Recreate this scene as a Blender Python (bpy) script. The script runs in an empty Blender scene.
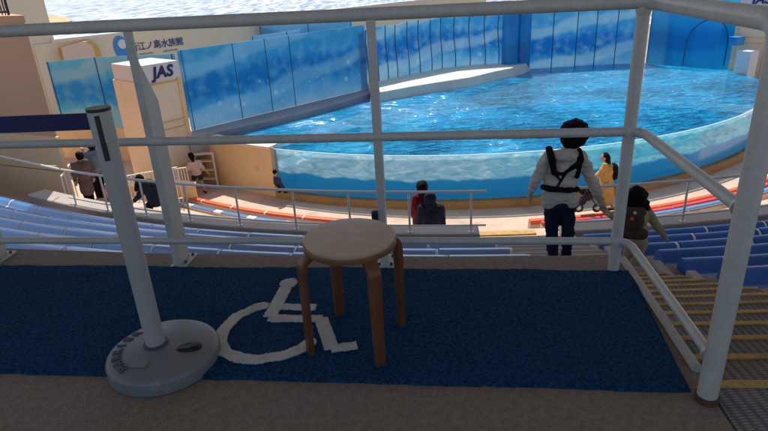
import bpy, bmesh, math, random
from mathutils import Vector, Matrix, noise
random.seed(7)
scene = bpy.context.scene
col = scene.collection
rad = math.radians
CX, CY = 3.7, 31.0                      # centre of the round stadium
def pol(R, th, z=0.0):
    a = rad(th); return Vector((CX + R*math.sin(a), CY - R*math.cos(a), z))

# ------------------------------------------------------------------ camera
PITCH, ROLL, FPX, EYE = 0.400706, 0.055277, 577.0, Vector((0, 0, 1.3))
Fw = Vector((0, math.cos(PITCH), -math.sin(PITCH))); R0 = Vector((1, 0, 0)); U0 = R0.cross(Fw)
Rt = R0*math.cos(ROLL) - U0*math.sin(ROLL); Up = R0*math.sin(ROLL) + U0*math.cos(ROLL)
cam = bpy.data.cameras.new('camera'); cam.sensor_width = 36; cam.lens = 36*FPX/768; cam.clip_end = 6000; cam.clip_start = 0.02
co = bpy.data.objects.new('camera', cam); col.objects.link(co)
co.matrix_world = Matrix(((Rt.x, Up.x, -Fw.x, EYE.x), (Rt.y, Up.y, -Fw.y, EYE.y), (Rt.z, Up.z, -Fw.z, EYE.z), (0, 0, 0, 1)))
scene.camera = co
def _ray(x, y): return Rt*(x-384) - Up*(y-215.5) + Fw*FPX
def atY(x, y, Y):                        # survey helper: sight line -> point at depth Y
    v = _ray(x, y); return EYE + v*(Y/v.y)
def atZ(x, y, z):                        # survey helper: sight line -> point at level z
    v = _ray(x, y); return EYE + v*((z-EYE.z)/v.z)

# ------------------------------------------------------------------ materials
def newmat(name):
    m = bpy.data.materials.new(name); m.use_nodes = True
    nt = m.node_tree; b = nt.nodes['Principled BSDF']; return m, nt, b
def N(nt, t, **k):
    n = nt.nodes.new(t)
    for a, v in k.items(): setattr(n, a, v)
    return n
def ramp(nt, stops):
    r = N(nt, 'ShaderNodeValToRGB'); e = r.color_ramp.elements
    while len(e) < len(stops): e.new(0.5)
    for i, (p, c) in enumerate(stops):
        e[i].position = p; e[i].color = (*c, 1) if len(c) == 3 else c
    return r
def mat(name, c, rough=.6, var=.25, scale=4, fine=60, bump=.15, bscale=None, bdist=.01, metal=0, coat=0, spec=.5, sub=None, stain=None):
    """base colour broken up by two noises, with a noise bump"""
    m, nt, b = newmat(name); L = nt.links.new
    tc = N(nt, 'ShaderNodeTexCoord')
    n1 = N(nt, 'ShaderNodeTexNoise'); n1.inputs['Scale'].default_value = scale; n1.inputs['Detail'].default_value = 6
    n2 = N(nt, 'ShaderNodeTexNoise'); n2.inputs['Scale'].default_value = fine; n2.inputs['Detail'].default_value = 3
    L(tc.outputs['Object'], n1.inputs['Vector']); L(tc.outputs['Object'], n2.inputs['Vector'])
    mx = N(nt, 'ShaderNodeMath', operation='MULTIPLY_ADD'); mx.inputs[1].default_value = .55; L(n1.outputs[0], mx.inputs[0])
    ml = N(nt, 'ShaderNodeMath', operation='MULTIPLY'); ml.inputs[1].default_value = .45; L(n2.outputs[0], ml.inputs[0]); L(ml.outputs[0], mx.inputs[2])
    lo = tuple(max(0, x*(1-var)) for x in c); hi = tuple(min(1, x*(1+var)) for x in c)
    r = ramp(nt, [(.32, lo), (.68, hi)]); L(mx.outputs[0], r.inputs[0]); L(r.outputs[0], b.inputs['Base Color'])
    b.inputs['Roughness'].default_value = rough; b.inputs['Metallic'].default_value = metal
    b.inputs['Coat Weight'].default_value = coat; b.inputs['Specular IOR Level'].default_value = spec
    if bump:
        n3 = N(nt, 'ShaderNodeTexNoise'); n3.inputs['Scale'].default_value = bscale or fine; n3.inputs['Detail'].default_value = 4
        L(tc.outputs['Object'], n3.inputs['Vector'])
        bp = N(nt, 'ShaderNodeBump'); bp.inputs['Strength'].default_value = bump; bp.inputs['Distance'].default_value = bdist
        L(n3.outputs[0], bp.inputs['Height']); L(bp.outputs[0], b.inputs['Normal'])
    return m

M = {}
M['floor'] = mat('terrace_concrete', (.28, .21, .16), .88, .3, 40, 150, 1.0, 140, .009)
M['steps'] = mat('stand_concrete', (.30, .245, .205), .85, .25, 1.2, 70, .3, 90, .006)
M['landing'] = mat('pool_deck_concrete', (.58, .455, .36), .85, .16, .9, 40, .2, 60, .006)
M['slab'] = mat('parapet_concrete', (.43, .385, .345), .85, .2, 1.5, 60, .3, 70, .006)
M['rail'] = mat('light_grey_rail_paint', (.52, .495, .445), .36, .14, 7, 60, .12, 25, .004)
def add_specks(m, c, lo=.66, hi=.72, sc=9):
    nt = m.node_tree; b = nt.nodes['Principled BSDF']; L = nt.links.new; old = b.inputs['Base Color'].links[0].from_socket
    tc = N(nt, 'ShaderNodeTexCoord'); n = N(nt, 'ShaderNodeTexNoise'); n.inputs['Scale'].default_value = sc; n.inputs['Detail'].default_value = 9; n.inputs['Roughness'].default_value = .7
    L(tc.outputs['Object'], n.inputs['Vector']); r = ramp(nt, [(lo, (0, 0, 0)), (hi, (1, 1, 1))]); L(n.outputs[0], r.inputs[0])
    mx = N(nt, 'ShaderNodeMixRGB'); L(r.outputs[0], mx.inputs[0]); L(old, mx.inputs[1]); mx.inputs[2].default_value = (*c, 1); L(mx.outputs[0], b.inputs['Base Color'])
add_specks(M['rail'], (.17, .10, .06))
M['rail2'] = mat('white_rail_paint', (.74, .69, .63), .4, .12, 5, 60, .08, 40, .004)
M['rust'] = mat('rusty_foot', (.10, .05, .03), .8, .5, 20, 90, .5)
M['white'] = mat('white_paint', (.74, .72, .68), .5, .1, 3, 50, .1)
M['black'] = mat('black_plastic', (.012, .012, .014), .45, .3, 8, 60, .1)
M['carpet'] = mat('navy_carpet', (.012, .057, .132), .95, .75, 70, 130, 1.0, 110, .018, spec=.1)
M['symbol'] = mat('cream_carpet', (.66, .62, .55), .95, .2, 20, 260, .9, 320, .006, spec=.1)
M['belt'] = mat('navy_webbing', (.006, .012, .085), .7, .2, 8, 300, .3, 400, .002)
M['post'] = mat('stanchion_grey', (.40, .39, .37), .42, .08, 4, 80, .08, 120, .002)
M['base'] = mat('stanchion_base_grey', (.19, .19, .19), .42, .12, 5, 120, .12, 240, .002)
M['emboss'] = mat('embossed_letters', (.075, .08, .09), .55, .1, 5, 120, .1)
M['letter'] = mat('navy_sign_letter', (.01, .02, .16), .5, .1)
M['aqua_letter'] = mat('blue_grey_sign_letter', (.075, .09, .20), .6, .1)
M['signwhite'] = mat('sign_white', (.72, .72, .73), .5, .06, 2, 30, .05)
M['tan'] = mat('tan_painted_wall', (.80, .58, .31), .75, .12, .8, 25, .15, 30, .01)
M['tanlight'] = mat('light_tan_wall', (.80, .69, .53), .75, .1, .8, 25, .15, 30, .01)
M['brown'] = mat('brown_building_wall', (.74, .40, .235), .85, .1, .6, 40, .15, 60, .01)
M['cream'] = mat('cream_building_wall', (.80, .71, .53), .8, .08, .4, 20, .12, 30, .01)
M['yellow'] = mat('yellow_edge', (.62, .40, .12), .7, .12, 2, 40, .1)
M['rim'] = mat('pool_rim_ochre', (.42, .25, .085), .7, .25, 1.5, 30, .2, 40, .01)
M['sand'] = mat('beach_sand', (.55, .42, .22), .95, .15, .05, 2, .2)
M['ground'] = mat('outer_ground', (.32, .28, .22), .95, .2, .2, 8, .2)
M['nosing'] = mat('yellow_stair_nosing', (.50, .31, .09), .75, .45, 9, 120, .5, 160, .004)
M['orange'] = mat('orange_bench_plastic', (.75, .115, .03), .4, .12, 2, 40, .05)
M['crimson'] = mat('crimson_bench_plastic', (.62, .055, .06), .4, .12, 2, 40, .05)
M['bench'] = mat('blue_bench_plastic', (.045, .23, .56), .34, .3, 1.3, 50, .06, 12, .01, coat=1.0, spec=.7)  # lightened base puts the left rows' sky glare into the colour
M['bench_matt'] = mat('blue_bench_plastic_low_glare', (.016, .13, .47), .45, .3, 1.3, 50, .06, 12, .01, coat=.35, spec=.5)  # same plastic, darker and duller for right rows that mirror less sky
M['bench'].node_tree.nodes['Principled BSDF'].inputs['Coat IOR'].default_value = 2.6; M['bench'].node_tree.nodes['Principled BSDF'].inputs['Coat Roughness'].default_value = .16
M['joint'] = mat('white_bench_joint', (.85, .85, .83), .5, .1)
def roof_mat():
    m, nt, b = newmat('translucent_roof_sheet'); t = N(nt, 'ShaderNodeBsdfTranslucent'); t.inputs['Color'].default_value = (.34, .34, .35, 1)
    b.inputs['Base Color'].default_value = (.5, .48, .45, 1); b.inputs['Roughness'].default_value = .7
    n = N(nt, 'ShaderNodeTexNoise'); n.inputs['Scale'].default_value = .6; r = ramp(nt, [(.3, (.33, .265, .205)), (.7, (.44, .36, .29))]); nt.links.new(n.outputs[0], r.inputs[0]); nt.links.new(r.outputs[0], t.inputs['Color'])
    ms = N(nt, 'ShaderNodeMixShader'); ms.inputs[0].default_value = .5
    nt.links.new(b.outputs[0], ms.inputs[1]); nt.links.new(t.outputs[0], ms.inputs[2]); nt.links.new(ms.outputs[0], nt.nodes['Material Output'].inputs['Surface']); return m
M['roof'] = roof_mat()  # translucency and warm tint added to fill the shaded terrace with soft light
M['stage'] = mat('stage_white', (.80, .73, .62), .7, .1, 1.2, 30, .1)
M['walk'] = mat('grey_ledge', (.36, .36, .37), .8, .2, 1, 30, .2)
M['poolin'] = mat('pool_blue_paint', (.02, .30, .52), .7, .2, .5, 8, .05)
M['skin'] = mat('skin', (.50, .29, .20), .55, .08, 10, 90, .05)
M['hair'] = mat('black_hair', (.006, .005, .005), .7, .5, 30, 160, .8, 140, .01, spec=.12)
M['eye'] = mat('dark_eye', (.01, .01, .01), .3, .1)
M['lip'] = mat('lips', (.35, .12, .10), .5, .1)
def cloth(n, c, var=.2): M[n] = mat(n, c, .9, var, 6, 120, .35, 22, .02, spec=.2)
cloth('hoodie_cloth', (.60, .53, .44)); cloth('denim', (.012, .02, .045)); cloth('carrier', (.006, .006, .007)); cloth('olive', (.44, .32, .16))
cloth('khaki', (.46, .34, .21)); cloth('brownbag', (.075, .048, .034)); cloth('ochre', (.56, .32, .11)); cloth('burgundy', (.12, .008, .018))
cloth('navy', (.010, .015, .035)); cloth('kidblue', (.035, .05, .10)); cloth('pinkwhite', (.66, .50, .46)); cloth('darkgrey', (.035, .035, .045))
cloth('brownplaid', (.15, .10, .085), .5); cloth('greyblue', (.17, .215, .29)); cloth('floral', (.45, .28, .27), .6)

add_specks(M['base'], (.24, .24, .24), .62, .66, 14); add_specks(M['tan'], (.50, .36, .20), .58, .75, 1.5); add_specks(M['landing'], (.36, .29, .23), .55, .72, 1.1)
def wood(name, c1, c2, sc=(3, 40, 3), rough=.38):
    m, nt, b = newmat(name); L = nt.links.new
    tc = N(nt, 'ShaderNodeTexCoord'); mp = N(nt, 'ShaderNodeMapping'); mp.inputs['Scale'].default_value = sc
    L(tc.outputs['Object'], mp.inputs['Vector'])
    n = N(nt, 'ShaderNodeTexNoise'); n.inputs['Scale'].default_value = 2.2; n.inputs['Detail'].default_value = 8; n.inputs['Distortion'].default_value = .6
    L(mp.outputs[0], n.inputs['Vector'])
    n2 = N(nt, 'ShaderNodeTexNoise'); n2.inputs['Scale'].default_value = 7; n2.inputs['Detail'].default_value = 4; L(tc.outputs['Object'], n2.inputs['Vector'])
    ad = N(nt, 'ShaderNodeMath', operation='MULTIPLY_ADD'); ad.inputs[1].default_value = .5; L(n.outputs[0], ad.inputs[0])
    m2 = N(nt, 'ShaderNodeMath', operation='MULTIPLY'); m2.inputs[1].default_value = .5; L(n2.outputs[0], m2.inputs[0]); L(m2.outputs[0], ad.inputs[2])
    r = ramp(nt, [(.3, c1), (.7, c2)]); L(ad.outputs[0], r.inputs[0]); L(r.outputs[0], b.inputs['Base Color'])
    b.inputs['Roughness'].default_value = rough
    bp = N(nt, 'ShaderNodeBump'); bp.inputs['Strength'].default_value = .08; bp.inputs['Distance'].default_value = .002; L(n.outputs[0], bp.inputs['Height']); L(bp.outputs[0], b.inputs['Normal'])
    return m
M['seatwood'] = wood('birch_seat', (.45, .295, .18), (.64, .465, .32), (5, 14, 5), .36)
M['legwood'] = wood('birch_leg', (.115, .038, .015), (.21, .078, .030), (30, 30, 2), .38)
M['edgewood'] = wood('birch_edge', (.16, .07, .03), (.27, .125, .05), (6, 6, 60), .45)

def tread_mat():
    m, nt, b = newmat('ribbed_tread_rubber'); L = nt.links.new
    tc = N(nt, 'ShaderNodeTexCoord')
    w = N(nt, 'ShaderNodeTexWave', wave_type='BANDS', bands_direction='Y'); w.inputs['Scale'].default_value = 26; w.inputs['Distortion'].default_value = .15
    w2 = N(nt, 'ShaderNodeTexWave', wave_type='BANDS', bands_direction='X'); w2.inputs['Scale'].default_value = 9
    L(tc.outputs['Object'], w.inputs['Vector']); L(tc.outputs['Object'], w2.inputs['Vector'])
    mx = N(nt, 'ShaderNodeMath', operation='MULTIPLY'); L(w.outputs['Fac'], mx.inputs[0]); L(w2.outputs['Fac'], mx.inputs[1])
    n = N(nt, 'ShaderNodeTexNoise'); n.inputs['Scale'].default_value = 5; n.inputs['Detail'].default_value = 5; L(tc.outputs['Object'], n.inputs['Vector'])
    ad = N(nt, 'ShaderNodeMath', operation='MULTIPLY_ADD'); ad.inputs[1].default_value = .6; L(mx.outputs[0], ad.inputs[0])
    m2 = N(nt, 'ShaderNodeMath', operation='MULTIPLY'); m2.inputs[1].default_value = .5; L(n.outputs[0], m2.inputs[0]); L(m2.outputs[0], ad.inputs[2])
    r = ramp(nt, [(.15, (.085, .075, .068)), (.85, (.36, .32, .285))]); L(ad.outputs[0], r.inputs[0]); L(r.outputs[0], b.inputs['Base Color'])
    b.inputs['Roughness'].default_value = .85
    bp = N(nt, 'ShaderNodeBump'); bp.inputs['Strength'].default_value = .6; bp.inputs['Distance'].default_value = .006; L(mx.outputs[0], bp.inputs['Height']); L(bp.outputs[0], b.inputs['Normal'])
    return m
M['tread'] = tread_mat()

def panel_mat(name, deep, mid, pale, top, bubbles=True, trans=.45, band=.35, wash=.3):
    """painted sea scene on a translucent panel; UV in metres: u along the wall, v up"""
    m, nt, b = newmat(name); L = nt.links.new
    uv = N(nt, 'ShaderNodeUVMap'); uv.uv_map = 'UVMap'
    sx = N(nt, 'ShaderNodeSeparateXYZ'); L(uv.outputs[0], sx.inputs[0])
    nz = N(nt, 'ShaderNodeTexNoise'); nz.inputs['Scale'].default_value = .45; nz.inputs['Detail'].default_value = 4; L(uv.outputs[0], nz.inputs['Vector'])
    d = N(nt, 'ShaderNodeMath', operation='MULTIPLY_ADD'); d.inputs[1].default_value = 1.3; L(nz.outputs[0], d.inputs[0]); L(sx.outputs['Y'], d.inputs[2])
    s = N(nt, 'ShaderNodeMath', operation='MULTIPLY'); s.inputs[1].default_value = .29; L(d.outputs[0], s.inputs[0])
    r = ramp(nt, [(.16, pale), (.42, mid), (.52, deep), (.70, deep), (.80, mid), (1, top)]); L(s.outputs[0], r.inputs[0])
    # slanting light band
    lb = N(nt, 'ShaderNodeMath', operation='MULTIPLY_ADD'); lb.inputs[1].default_value = -.16; L(sx.outputs['X'], lb.inputs[0]); L(d.outputs[0], lb.inputs[2])
    wv = N(nt, 'ShaderNodeMath', operation='PINGPONG'); wv.inputs[1].default_value = .9; L(lb.outputs[0], wv.inputs[0])
    br = ramp(nt, [(.55, (0, 0, 0)), (.72, (1, 1, 1))]); L(wv.outputs[0], br.inputs[0])
    bm_ = N(nt, 'ShaderNodeMath', operation='MULTIPLY'); bm_.inputs[1].default_value = band; L(br.outputs[0], bm_.inputs[0])
    mx = N(nt, 'ShaderNodeMixRGB'); mx.inputs[2].default_value = (*pale, 1); L(r.outputs[0], mx.inputs[1]); L(bm_.outputs[0], mx.inputs[0])
    out = mx.outputs[0]
    cl = N(nt, 'ShaderNodeTexNoise'); cl.inputs['Scale'].default_value = 2.2; cl.inputs['Detail'].default_value = 6; L(uv.outputs[0], cl.inputs['Vector'])
    cr = ramp(nt, [(.45, (0, 0, 0)), (.75, (1, 1, 1))]); L(cl.outputs[0], cr.inputs[0])
    cm = N(nt, 'ShaderNodeMath', operation='MULTIPLY'); cm.inputs[1].default_value = wash; L(cr.outputs[0], cm.inputs[0])
    m2 = N(nt, 'ShaderNodeMixRGB'); m2.inputs[2].default_value = (*pale, 1); L(out, m2.inputs[1]); L(cm.outputs[0], m2.inputs[0]); out = m2.outputs[0]
    if bubbles:
        for sc, th, wt in ((1.5, .17, .55), (2.8, .16, .5), (4.4, .16, .35)):
            v = N(nt, 'ShaderNodeTexVoronoi'); v.inputs['Scale'].default_value = sc; L(uv.outputs[0], v.inputs['Vector'])
            st = ramp(nt, [(th*.8, (1, 1, 1)), (th, (0, 0, 0))]); L(v.outputs['Distance'], st.inputs[0])
            sp = N(nt, 'ShaderNodeSeparateXYZ'); L(v.outputs['Color'], sp.inputs[0])
            gt = N(nt, 'ShaderNodeMath', operation='GREATER_THAN'); gt.inputs[1].default_value = .42; L(sp.outputs[0], gt.inputs[0])
            lowv = N(nt, 'ShaderNodeMapRange'); lowv.inputs[1].default_value = 2.3; lowv.inputs[2].default_value = 1.3; L(sx.outputs['Y'], lowv.inputs[0])
            a = N(nt, 'ShaderNodeMath', operation='MULTIPLY'); L(st.outputs[0], a.inputs[0]); L(gt.outputs[0], a.inputs[1])
            a1 = N(nt, 'ShaderNodeMath', operation='MULTIPLY'); L(a.outputs[0], a1.inputs[0]); L(lowv.outputs[0], a1.inputs[1])
            a2 = N(nt, 'ShaderNodeMath', operation='MULTIPLY'); a2.inputs[1].default_value = wt; L(a1.outputs[0], a2.inputs[0])
            m3 = N(nt, 'ShaderNodeMixRGB'); m3.inputs[2].default_value = (.55, .72, .85, 1); L(out, m3.inputs[1]); L(a2.outputs[0], m3.inputs[0]); out = m3.outputs[0]
    L(out, b.inputs['Base Color']); b.inputs['Roughness'].default_value = .35
    t = N(nt, 'ShaderNodeBsdfTranslucent'); L(out, t.inputs['Color'])
    ms = N(nt, 'ShaderNodeMixShader'); ms.inputs[0].default_value = trans
    L(b.outputs[0], ms.inputs[1]); L(t.outputs[0], ms.inputs[2]); L(ms.outputs[0], nt.nodes['Material Output'].inputs['Surface'])
    return m
M['panel'] = panel_mat('sea_mural_panel', (.03, .31, .60), (.09, .42, .68), (.42, .62, .76), (.12, .44, .64), True, .66, .5, .5)
M['panel2'] = panel_mat('fence_mural_panel', (.03, .32, .66), (.10, .46, .74), (.55, .72, .80), (.16, .50, .74), True, .6, .6, .6)
M['panel3'] = panel_mat('pale_mural_panel', (.03, .36, .62), (.13, .47, .64), (.46, .58, .60), (.18, .50, .62), False, .6, .5, .5)
M['panel4'] = panel_mat('back_tank_panel', (.12, .42, .74), (.20, .52, .78), (.45, .66, .82), (.30, .58, .80), False, .6, .3, .3)
M['panel5'] = panel_mat('gate_wall_panel', (.012, .33, .68), (.025, .42, .76), (.05, .52, .78), (.10, .56, .82), False, .6, .3, .12)
M['seam'] = mat('dark_panel_seam', (.025, .12, .24), .6, .2)

def water_mat():
    m, nt, b = newmat('pool_water'); L = nt.links.new
    tc = N(nt, 'ShaderNodeTexCoord'); mp = N(nt, 'ShaderNodeMapping'); mp.inputs['Rotation'].default_value = (0, 0, rad(-8)); mp.inputs['Scale'].default_value = (.62, 1.15, 1)
    L(tc.outputs['Object'], mp.inputs['Vector'])
    n1 = N(nt, 'ShaderNodeTexNoise'); n1.inputs['Scale'].default_value = 2.9; n1.inputs['Detail'].default_value = 3; n1.inputs['Distortion'].default_value = .9
    n2 = N(nt, 'ShaderNodeTexNoise'); n2.inputs['Scale'].default_value = 6.5; n2.inputs['Detail'].default_value = 2; n2.inputs['Distortion'].default_value = .6
    L(mp.outputs[0], n1.inputs['Vector']); L(mp.outputs[0], n2.inputs['Vector'])
    h = N(nt, 'ShaderNodeMath', operation='MULTIPLY_ADD'); h.inputs[1].default_value = .28; L(n2.outputs[0], h.inputs[0]); L(n1.outputs[0], h.inputs[2])
    # calmer near the back walls
    g = N(nt, 'ShaderNodeTexNoise'); g.inputs['Scale'].default_value = .22; g.inputs['Detail'].default_value = 2; L(tc.outputs['Object'], g.inputs['Vector'])
    gr = ramp(nt, [(.36, (.35, .35, .35)), (.6, (1, 1, 1))]); L(g.outputs[0], gr.inputs[0])
    sy = N(nt, 'ShaderNodeSeparateXYZ'); L(tc.outputs['Object'], sy.inputs[0])
    fy = N(nt, 'ShaderNodeMapRange'); fy.inputs[1].default_value = 31.5; fy.inputs[2].default_value = 26; fy.inputs[3].default_value = .3; fy.inputs[4].default_value = 1; L(sy.outputs['Y'], fy.inputs[0])
    st = N(nt, 'ShaderNodeMath', operation='MULTIPLY'); L(gr.outputs[0], st.inputs[0]); L(fy.outputs[0], st.inputs[1])
    bp = N(nt, 'ShaderNodeBump'); bp.inputs['Distance'].default_value = 1.05; L(h.outputs[0], bp.inputs['Height']); L(st.outputs[0], bp.inputs['Strength'])
    cr = ramp(nt, [(.35, (.0, .19, .47)), (.65, (.015, .44, .80))]); L(n1.outputs[0], cr.inputs[0]); L(cr.outputs[0], b.inputs['Base Color'])
    b.inputs['Roughness'].default_value = .06; b.inputs['IOR'].default_value = 1.33; L(bp.outputs[0], b.inputs['Normal'])
    t = N(nt, 'ShaderNodeBsdfTransparent'); t.inputs['Color'].default_value = (.75, .93, 1, 1)
    ms = N(nt, 'ShaderNodeMixShader'); ms.inputs[0].default_value = .12
    L(b.outputs[0], ms.inputs[1]); L(t.outputs[0], ms.inputs[2]); L(ms.outputs[0], nt.nodes['Material Output'].inputs['Surface'])
    return m
M['water'] = water_mat()

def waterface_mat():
    """the water body seen through the acrylic: mirrored light under the surface painted as a bright band with white wisps, deep blue below; UV: u metres, v 0..1"""
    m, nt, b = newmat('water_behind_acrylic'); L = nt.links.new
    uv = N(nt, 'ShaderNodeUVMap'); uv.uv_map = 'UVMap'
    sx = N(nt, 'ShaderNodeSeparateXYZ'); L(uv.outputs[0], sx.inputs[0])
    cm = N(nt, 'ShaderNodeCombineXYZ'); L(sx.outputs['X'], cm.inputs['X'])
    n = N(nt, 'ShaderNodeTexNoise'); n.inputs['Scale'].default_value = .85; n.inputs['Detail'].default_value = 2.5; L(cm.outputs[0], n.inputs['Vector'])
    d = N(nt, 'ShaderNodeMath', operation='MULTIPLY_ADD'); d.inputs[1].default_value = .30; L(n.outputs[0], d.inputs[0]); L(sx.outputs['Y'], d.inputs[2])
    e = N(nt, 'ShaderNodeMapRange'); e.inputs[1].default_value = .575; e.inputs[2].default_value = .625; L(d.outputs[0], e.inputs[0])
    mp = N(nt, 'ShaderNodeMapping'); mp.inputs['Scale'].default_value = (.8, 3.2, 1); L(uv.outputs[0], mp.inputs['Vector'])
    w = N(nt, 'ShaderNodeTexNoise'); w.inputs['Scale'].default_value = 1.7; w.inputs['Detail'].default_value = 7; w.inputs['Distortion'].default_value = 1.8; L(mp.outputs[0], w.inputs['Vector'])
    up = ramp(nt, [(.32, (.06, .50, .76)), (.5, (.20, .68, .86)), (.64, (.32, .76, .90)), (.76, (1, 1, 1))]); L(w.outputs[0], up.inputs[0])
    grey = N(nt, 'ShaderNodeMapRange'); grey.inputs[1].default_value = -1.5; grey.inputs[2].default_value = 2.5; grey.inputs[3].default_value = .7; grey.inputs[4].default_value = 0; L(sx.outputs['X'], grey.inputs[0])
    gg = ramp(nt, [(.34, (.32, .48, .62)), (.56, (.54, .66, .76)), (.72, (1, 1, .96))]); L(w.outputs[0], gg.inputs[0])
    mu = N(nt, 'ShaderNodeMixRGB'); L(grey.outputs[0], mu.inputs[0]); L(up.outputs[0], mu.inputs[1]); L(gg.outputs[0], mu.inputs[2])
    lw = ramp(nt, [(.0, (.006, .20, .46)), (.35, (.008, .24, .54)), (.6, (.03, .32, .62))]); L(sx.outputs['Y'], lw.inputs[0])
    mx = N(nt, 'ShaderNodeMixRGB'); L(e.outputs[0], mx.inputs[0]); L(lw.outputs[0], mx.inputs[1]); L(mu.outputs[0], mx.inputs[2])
    L(mx.outputs[0], b.inputs['Base Color']); L(mx.outputs[0], b.inputs['Emission Color']); b.inputs['Emission Strength'].default_value = .95; b.inputs['Roughness'].default_value = .25; b.inputs['Specular IOR Level'].default_value = .2  # glow added to stand for sunlight scattered in the water
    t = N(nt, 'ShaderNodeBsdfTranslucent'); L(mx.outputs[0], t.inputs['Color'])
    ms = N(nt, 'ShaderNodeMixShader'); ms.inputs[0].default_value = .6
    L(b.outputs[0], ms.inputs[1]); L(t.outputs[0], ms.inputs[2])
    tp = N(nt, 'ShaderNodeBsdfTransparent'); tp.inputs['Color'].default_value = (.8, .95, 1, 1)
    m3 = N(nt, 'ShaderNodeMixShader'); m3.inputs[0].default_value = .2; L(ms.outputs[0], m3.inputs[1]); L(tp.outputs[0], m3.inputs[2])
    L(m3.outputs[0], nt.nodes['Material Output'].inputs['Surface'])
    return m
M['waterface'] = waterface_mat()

def acrylic_mat():
    m, nt, b = newmat('clear_acrylic'); L = nt.links.new
    t = N(nt, 'ShaderNodeBsdfTransparent'); t.inputs['Color'].default_value = (.93, .98, .98, 1)
    g = N(nt, 'ShaderNodeBsdfGlossy'); g.inputs['Roughness'].default_value = .06; g.inputs['Color'].default_value = (.9, .95, 1, 1)
    f = N(nt, 'ShaderNodeFresnel'); f.inputs['IOR'].default_value = 1.16
    ms = N(nt, 'ShaderNodeMixShader'); fm = N(nt, 'ShaderNodeMath', operation='MULTIPLY'); fm.inputs[1].default_value = .18; L(f.outputs[0], fm.inputs[0]); L(fm.outputs[0], ms.inputs[0]); L(t.outputs[0], ms.inputs[1]); L(g.outputs[0], ms.inputs[2])
    L(ms.outputs[0], nt.nodes['Material Output'].inputs['Surface']); return m
M['acrylic'] = acrylic_mat()

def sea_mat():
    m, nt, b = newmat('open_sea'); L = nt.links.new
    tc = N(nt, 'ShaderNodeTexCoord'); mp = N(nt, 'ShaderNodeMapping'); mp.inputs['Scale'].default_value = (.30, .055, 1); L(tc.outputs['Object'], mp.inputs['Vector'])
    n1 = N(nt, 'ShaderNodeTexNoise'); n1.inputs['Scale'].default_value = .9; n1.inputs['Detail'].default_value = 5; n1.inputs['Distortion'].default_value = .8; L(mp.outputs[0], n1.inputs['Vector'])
    r = ramp(nt, [(.36, (.16, .25, .36)), (.5, (.42, .50, .60)), (.6, (.85, .87, .9))]); L(n1.outputs[0], r.inputs[0]); L(r.outputs[0], b.inputs['Base Color'])  # pale streaks paint sun glitter into the base colour
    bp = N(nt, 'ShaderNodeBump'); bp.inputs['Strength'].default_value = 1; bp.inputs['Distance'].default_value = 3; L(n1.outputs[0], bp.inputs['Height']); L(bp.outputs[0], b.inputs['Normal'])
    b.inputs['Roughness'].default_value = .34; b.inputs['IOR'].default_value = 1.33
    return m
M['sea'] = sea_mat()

# ------------------------------------------------------------------ object helpers
def tag(o, label=None, cat=None, group=None, kind=None):
    if label: o['label'] = label
    if cat: o['category'] = cat
    if group: o['group'] = group
    if kind: o['kind'] = kind
    return o
def thing(name, loc, label, cat, group=None):
    o = bpy.data.objects.new(name, None); col.objects.link(o); o.location = loc; o.empty_display_size = .1
    return tag(o, label, cat, group)
def world_off(p):
    v = Vector((0, 0, 0))
    while p is not None: v += p.location; p = p.parent
    return v
def obj(name, src, mats, parent=None, smooth=False):
    """link ONE mesh object; src is a bmesh or mesh in world coordinates"""
    if isinstance(src, bmesh.types.BMesh):
        me = bpy.data.meshes.new(name); src.to_mesh(me); src.free()
    else: me = src; me.name = name
    for m in (mats if isinstance(mats, (list, tuple)) else [mats]): me.materials.append(m)
    o = bpy.data.objects.new(name, me); col.objects.link(o)
    if parent is not None:
        me.transform(Matrix.Translation(-world_off(parent))); o.parent = parent
    if smooth:
        for p in me.polygons: p.use_smooth = True
        if smooth == 'auto':
            bm = bmesh.new(); bm.from_mesh(me)
            for e in bm.edges:
                if len(e.link_faces) == 2 and e.calc_face_angle(0) > rad(35): e.smooth = False
            bm.to_mesh(me); bm.free()
    return o
def NB(): return bmesh.new()
def rot_to(d):
    return Vector(d).normalized().to_track_quat('Z', 'Y').to_matrix().to_4x4()
def tube(bm, pts, r, seg=12, caps=True):
    """swept round tube along pts, r number or list"""
    pts = [Vector(p) for p in pts]; n = len(pts); rs = r if isinstance(r, (list, tuple)) else [r]*n
    rings = []; up = None
    for i, p in enumerate(pts):
        t = (pts[min(i+1, n-1)] - pts[max(i-1, 0)]).normalized()
        if up is None:
            up = Vector((0, 0, 1)) if abs(t.z) < .9 else Vector((1, 0, 0))
        a = (up - t*up.dot(t)).normalized(); b = t.cross(a); up = a
        rings.append([bm.verts.new(p + (a*math.cos(q) + b*math.sin(q))*rs[i]) for q in (2*math.pi*k/seg for k in range(seg))])
    for A, B in zip(rings, rings[1:]):
        for k in range(seg): bm.faces.new((A[k], A[(k+1) % seg], B[(k+1) % seg], B[k]))
    if caps:
        bm.faces.new(list(reversed(rings[0]))); bm.faces.new(rings[-1])
    bmesh.ops.recalc_face_normals(bm, faces=bm.faces)
    return bm
def bend(pts, r, n=6):
    """round the inner corners of a polyline"""
    pts = [Vector(p) for p in pts]; out = [pts[0]]
    for a, b, c in zip(pts, pts[1:], pts[2:]):
        d1 = (a-b); d2 = (c-b); q = min(r, d1.length*.45, d2.length*.45); p0 = b + d1.normalized()*q; p1 = b + d2.normalized()*q
        for i in range(n+1):
            t = i/n; out.append(p0*(1-t)**2 + b*2*t*(1-t) + p1*t*t)
    out.append(pts[-1]); return out
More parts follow.
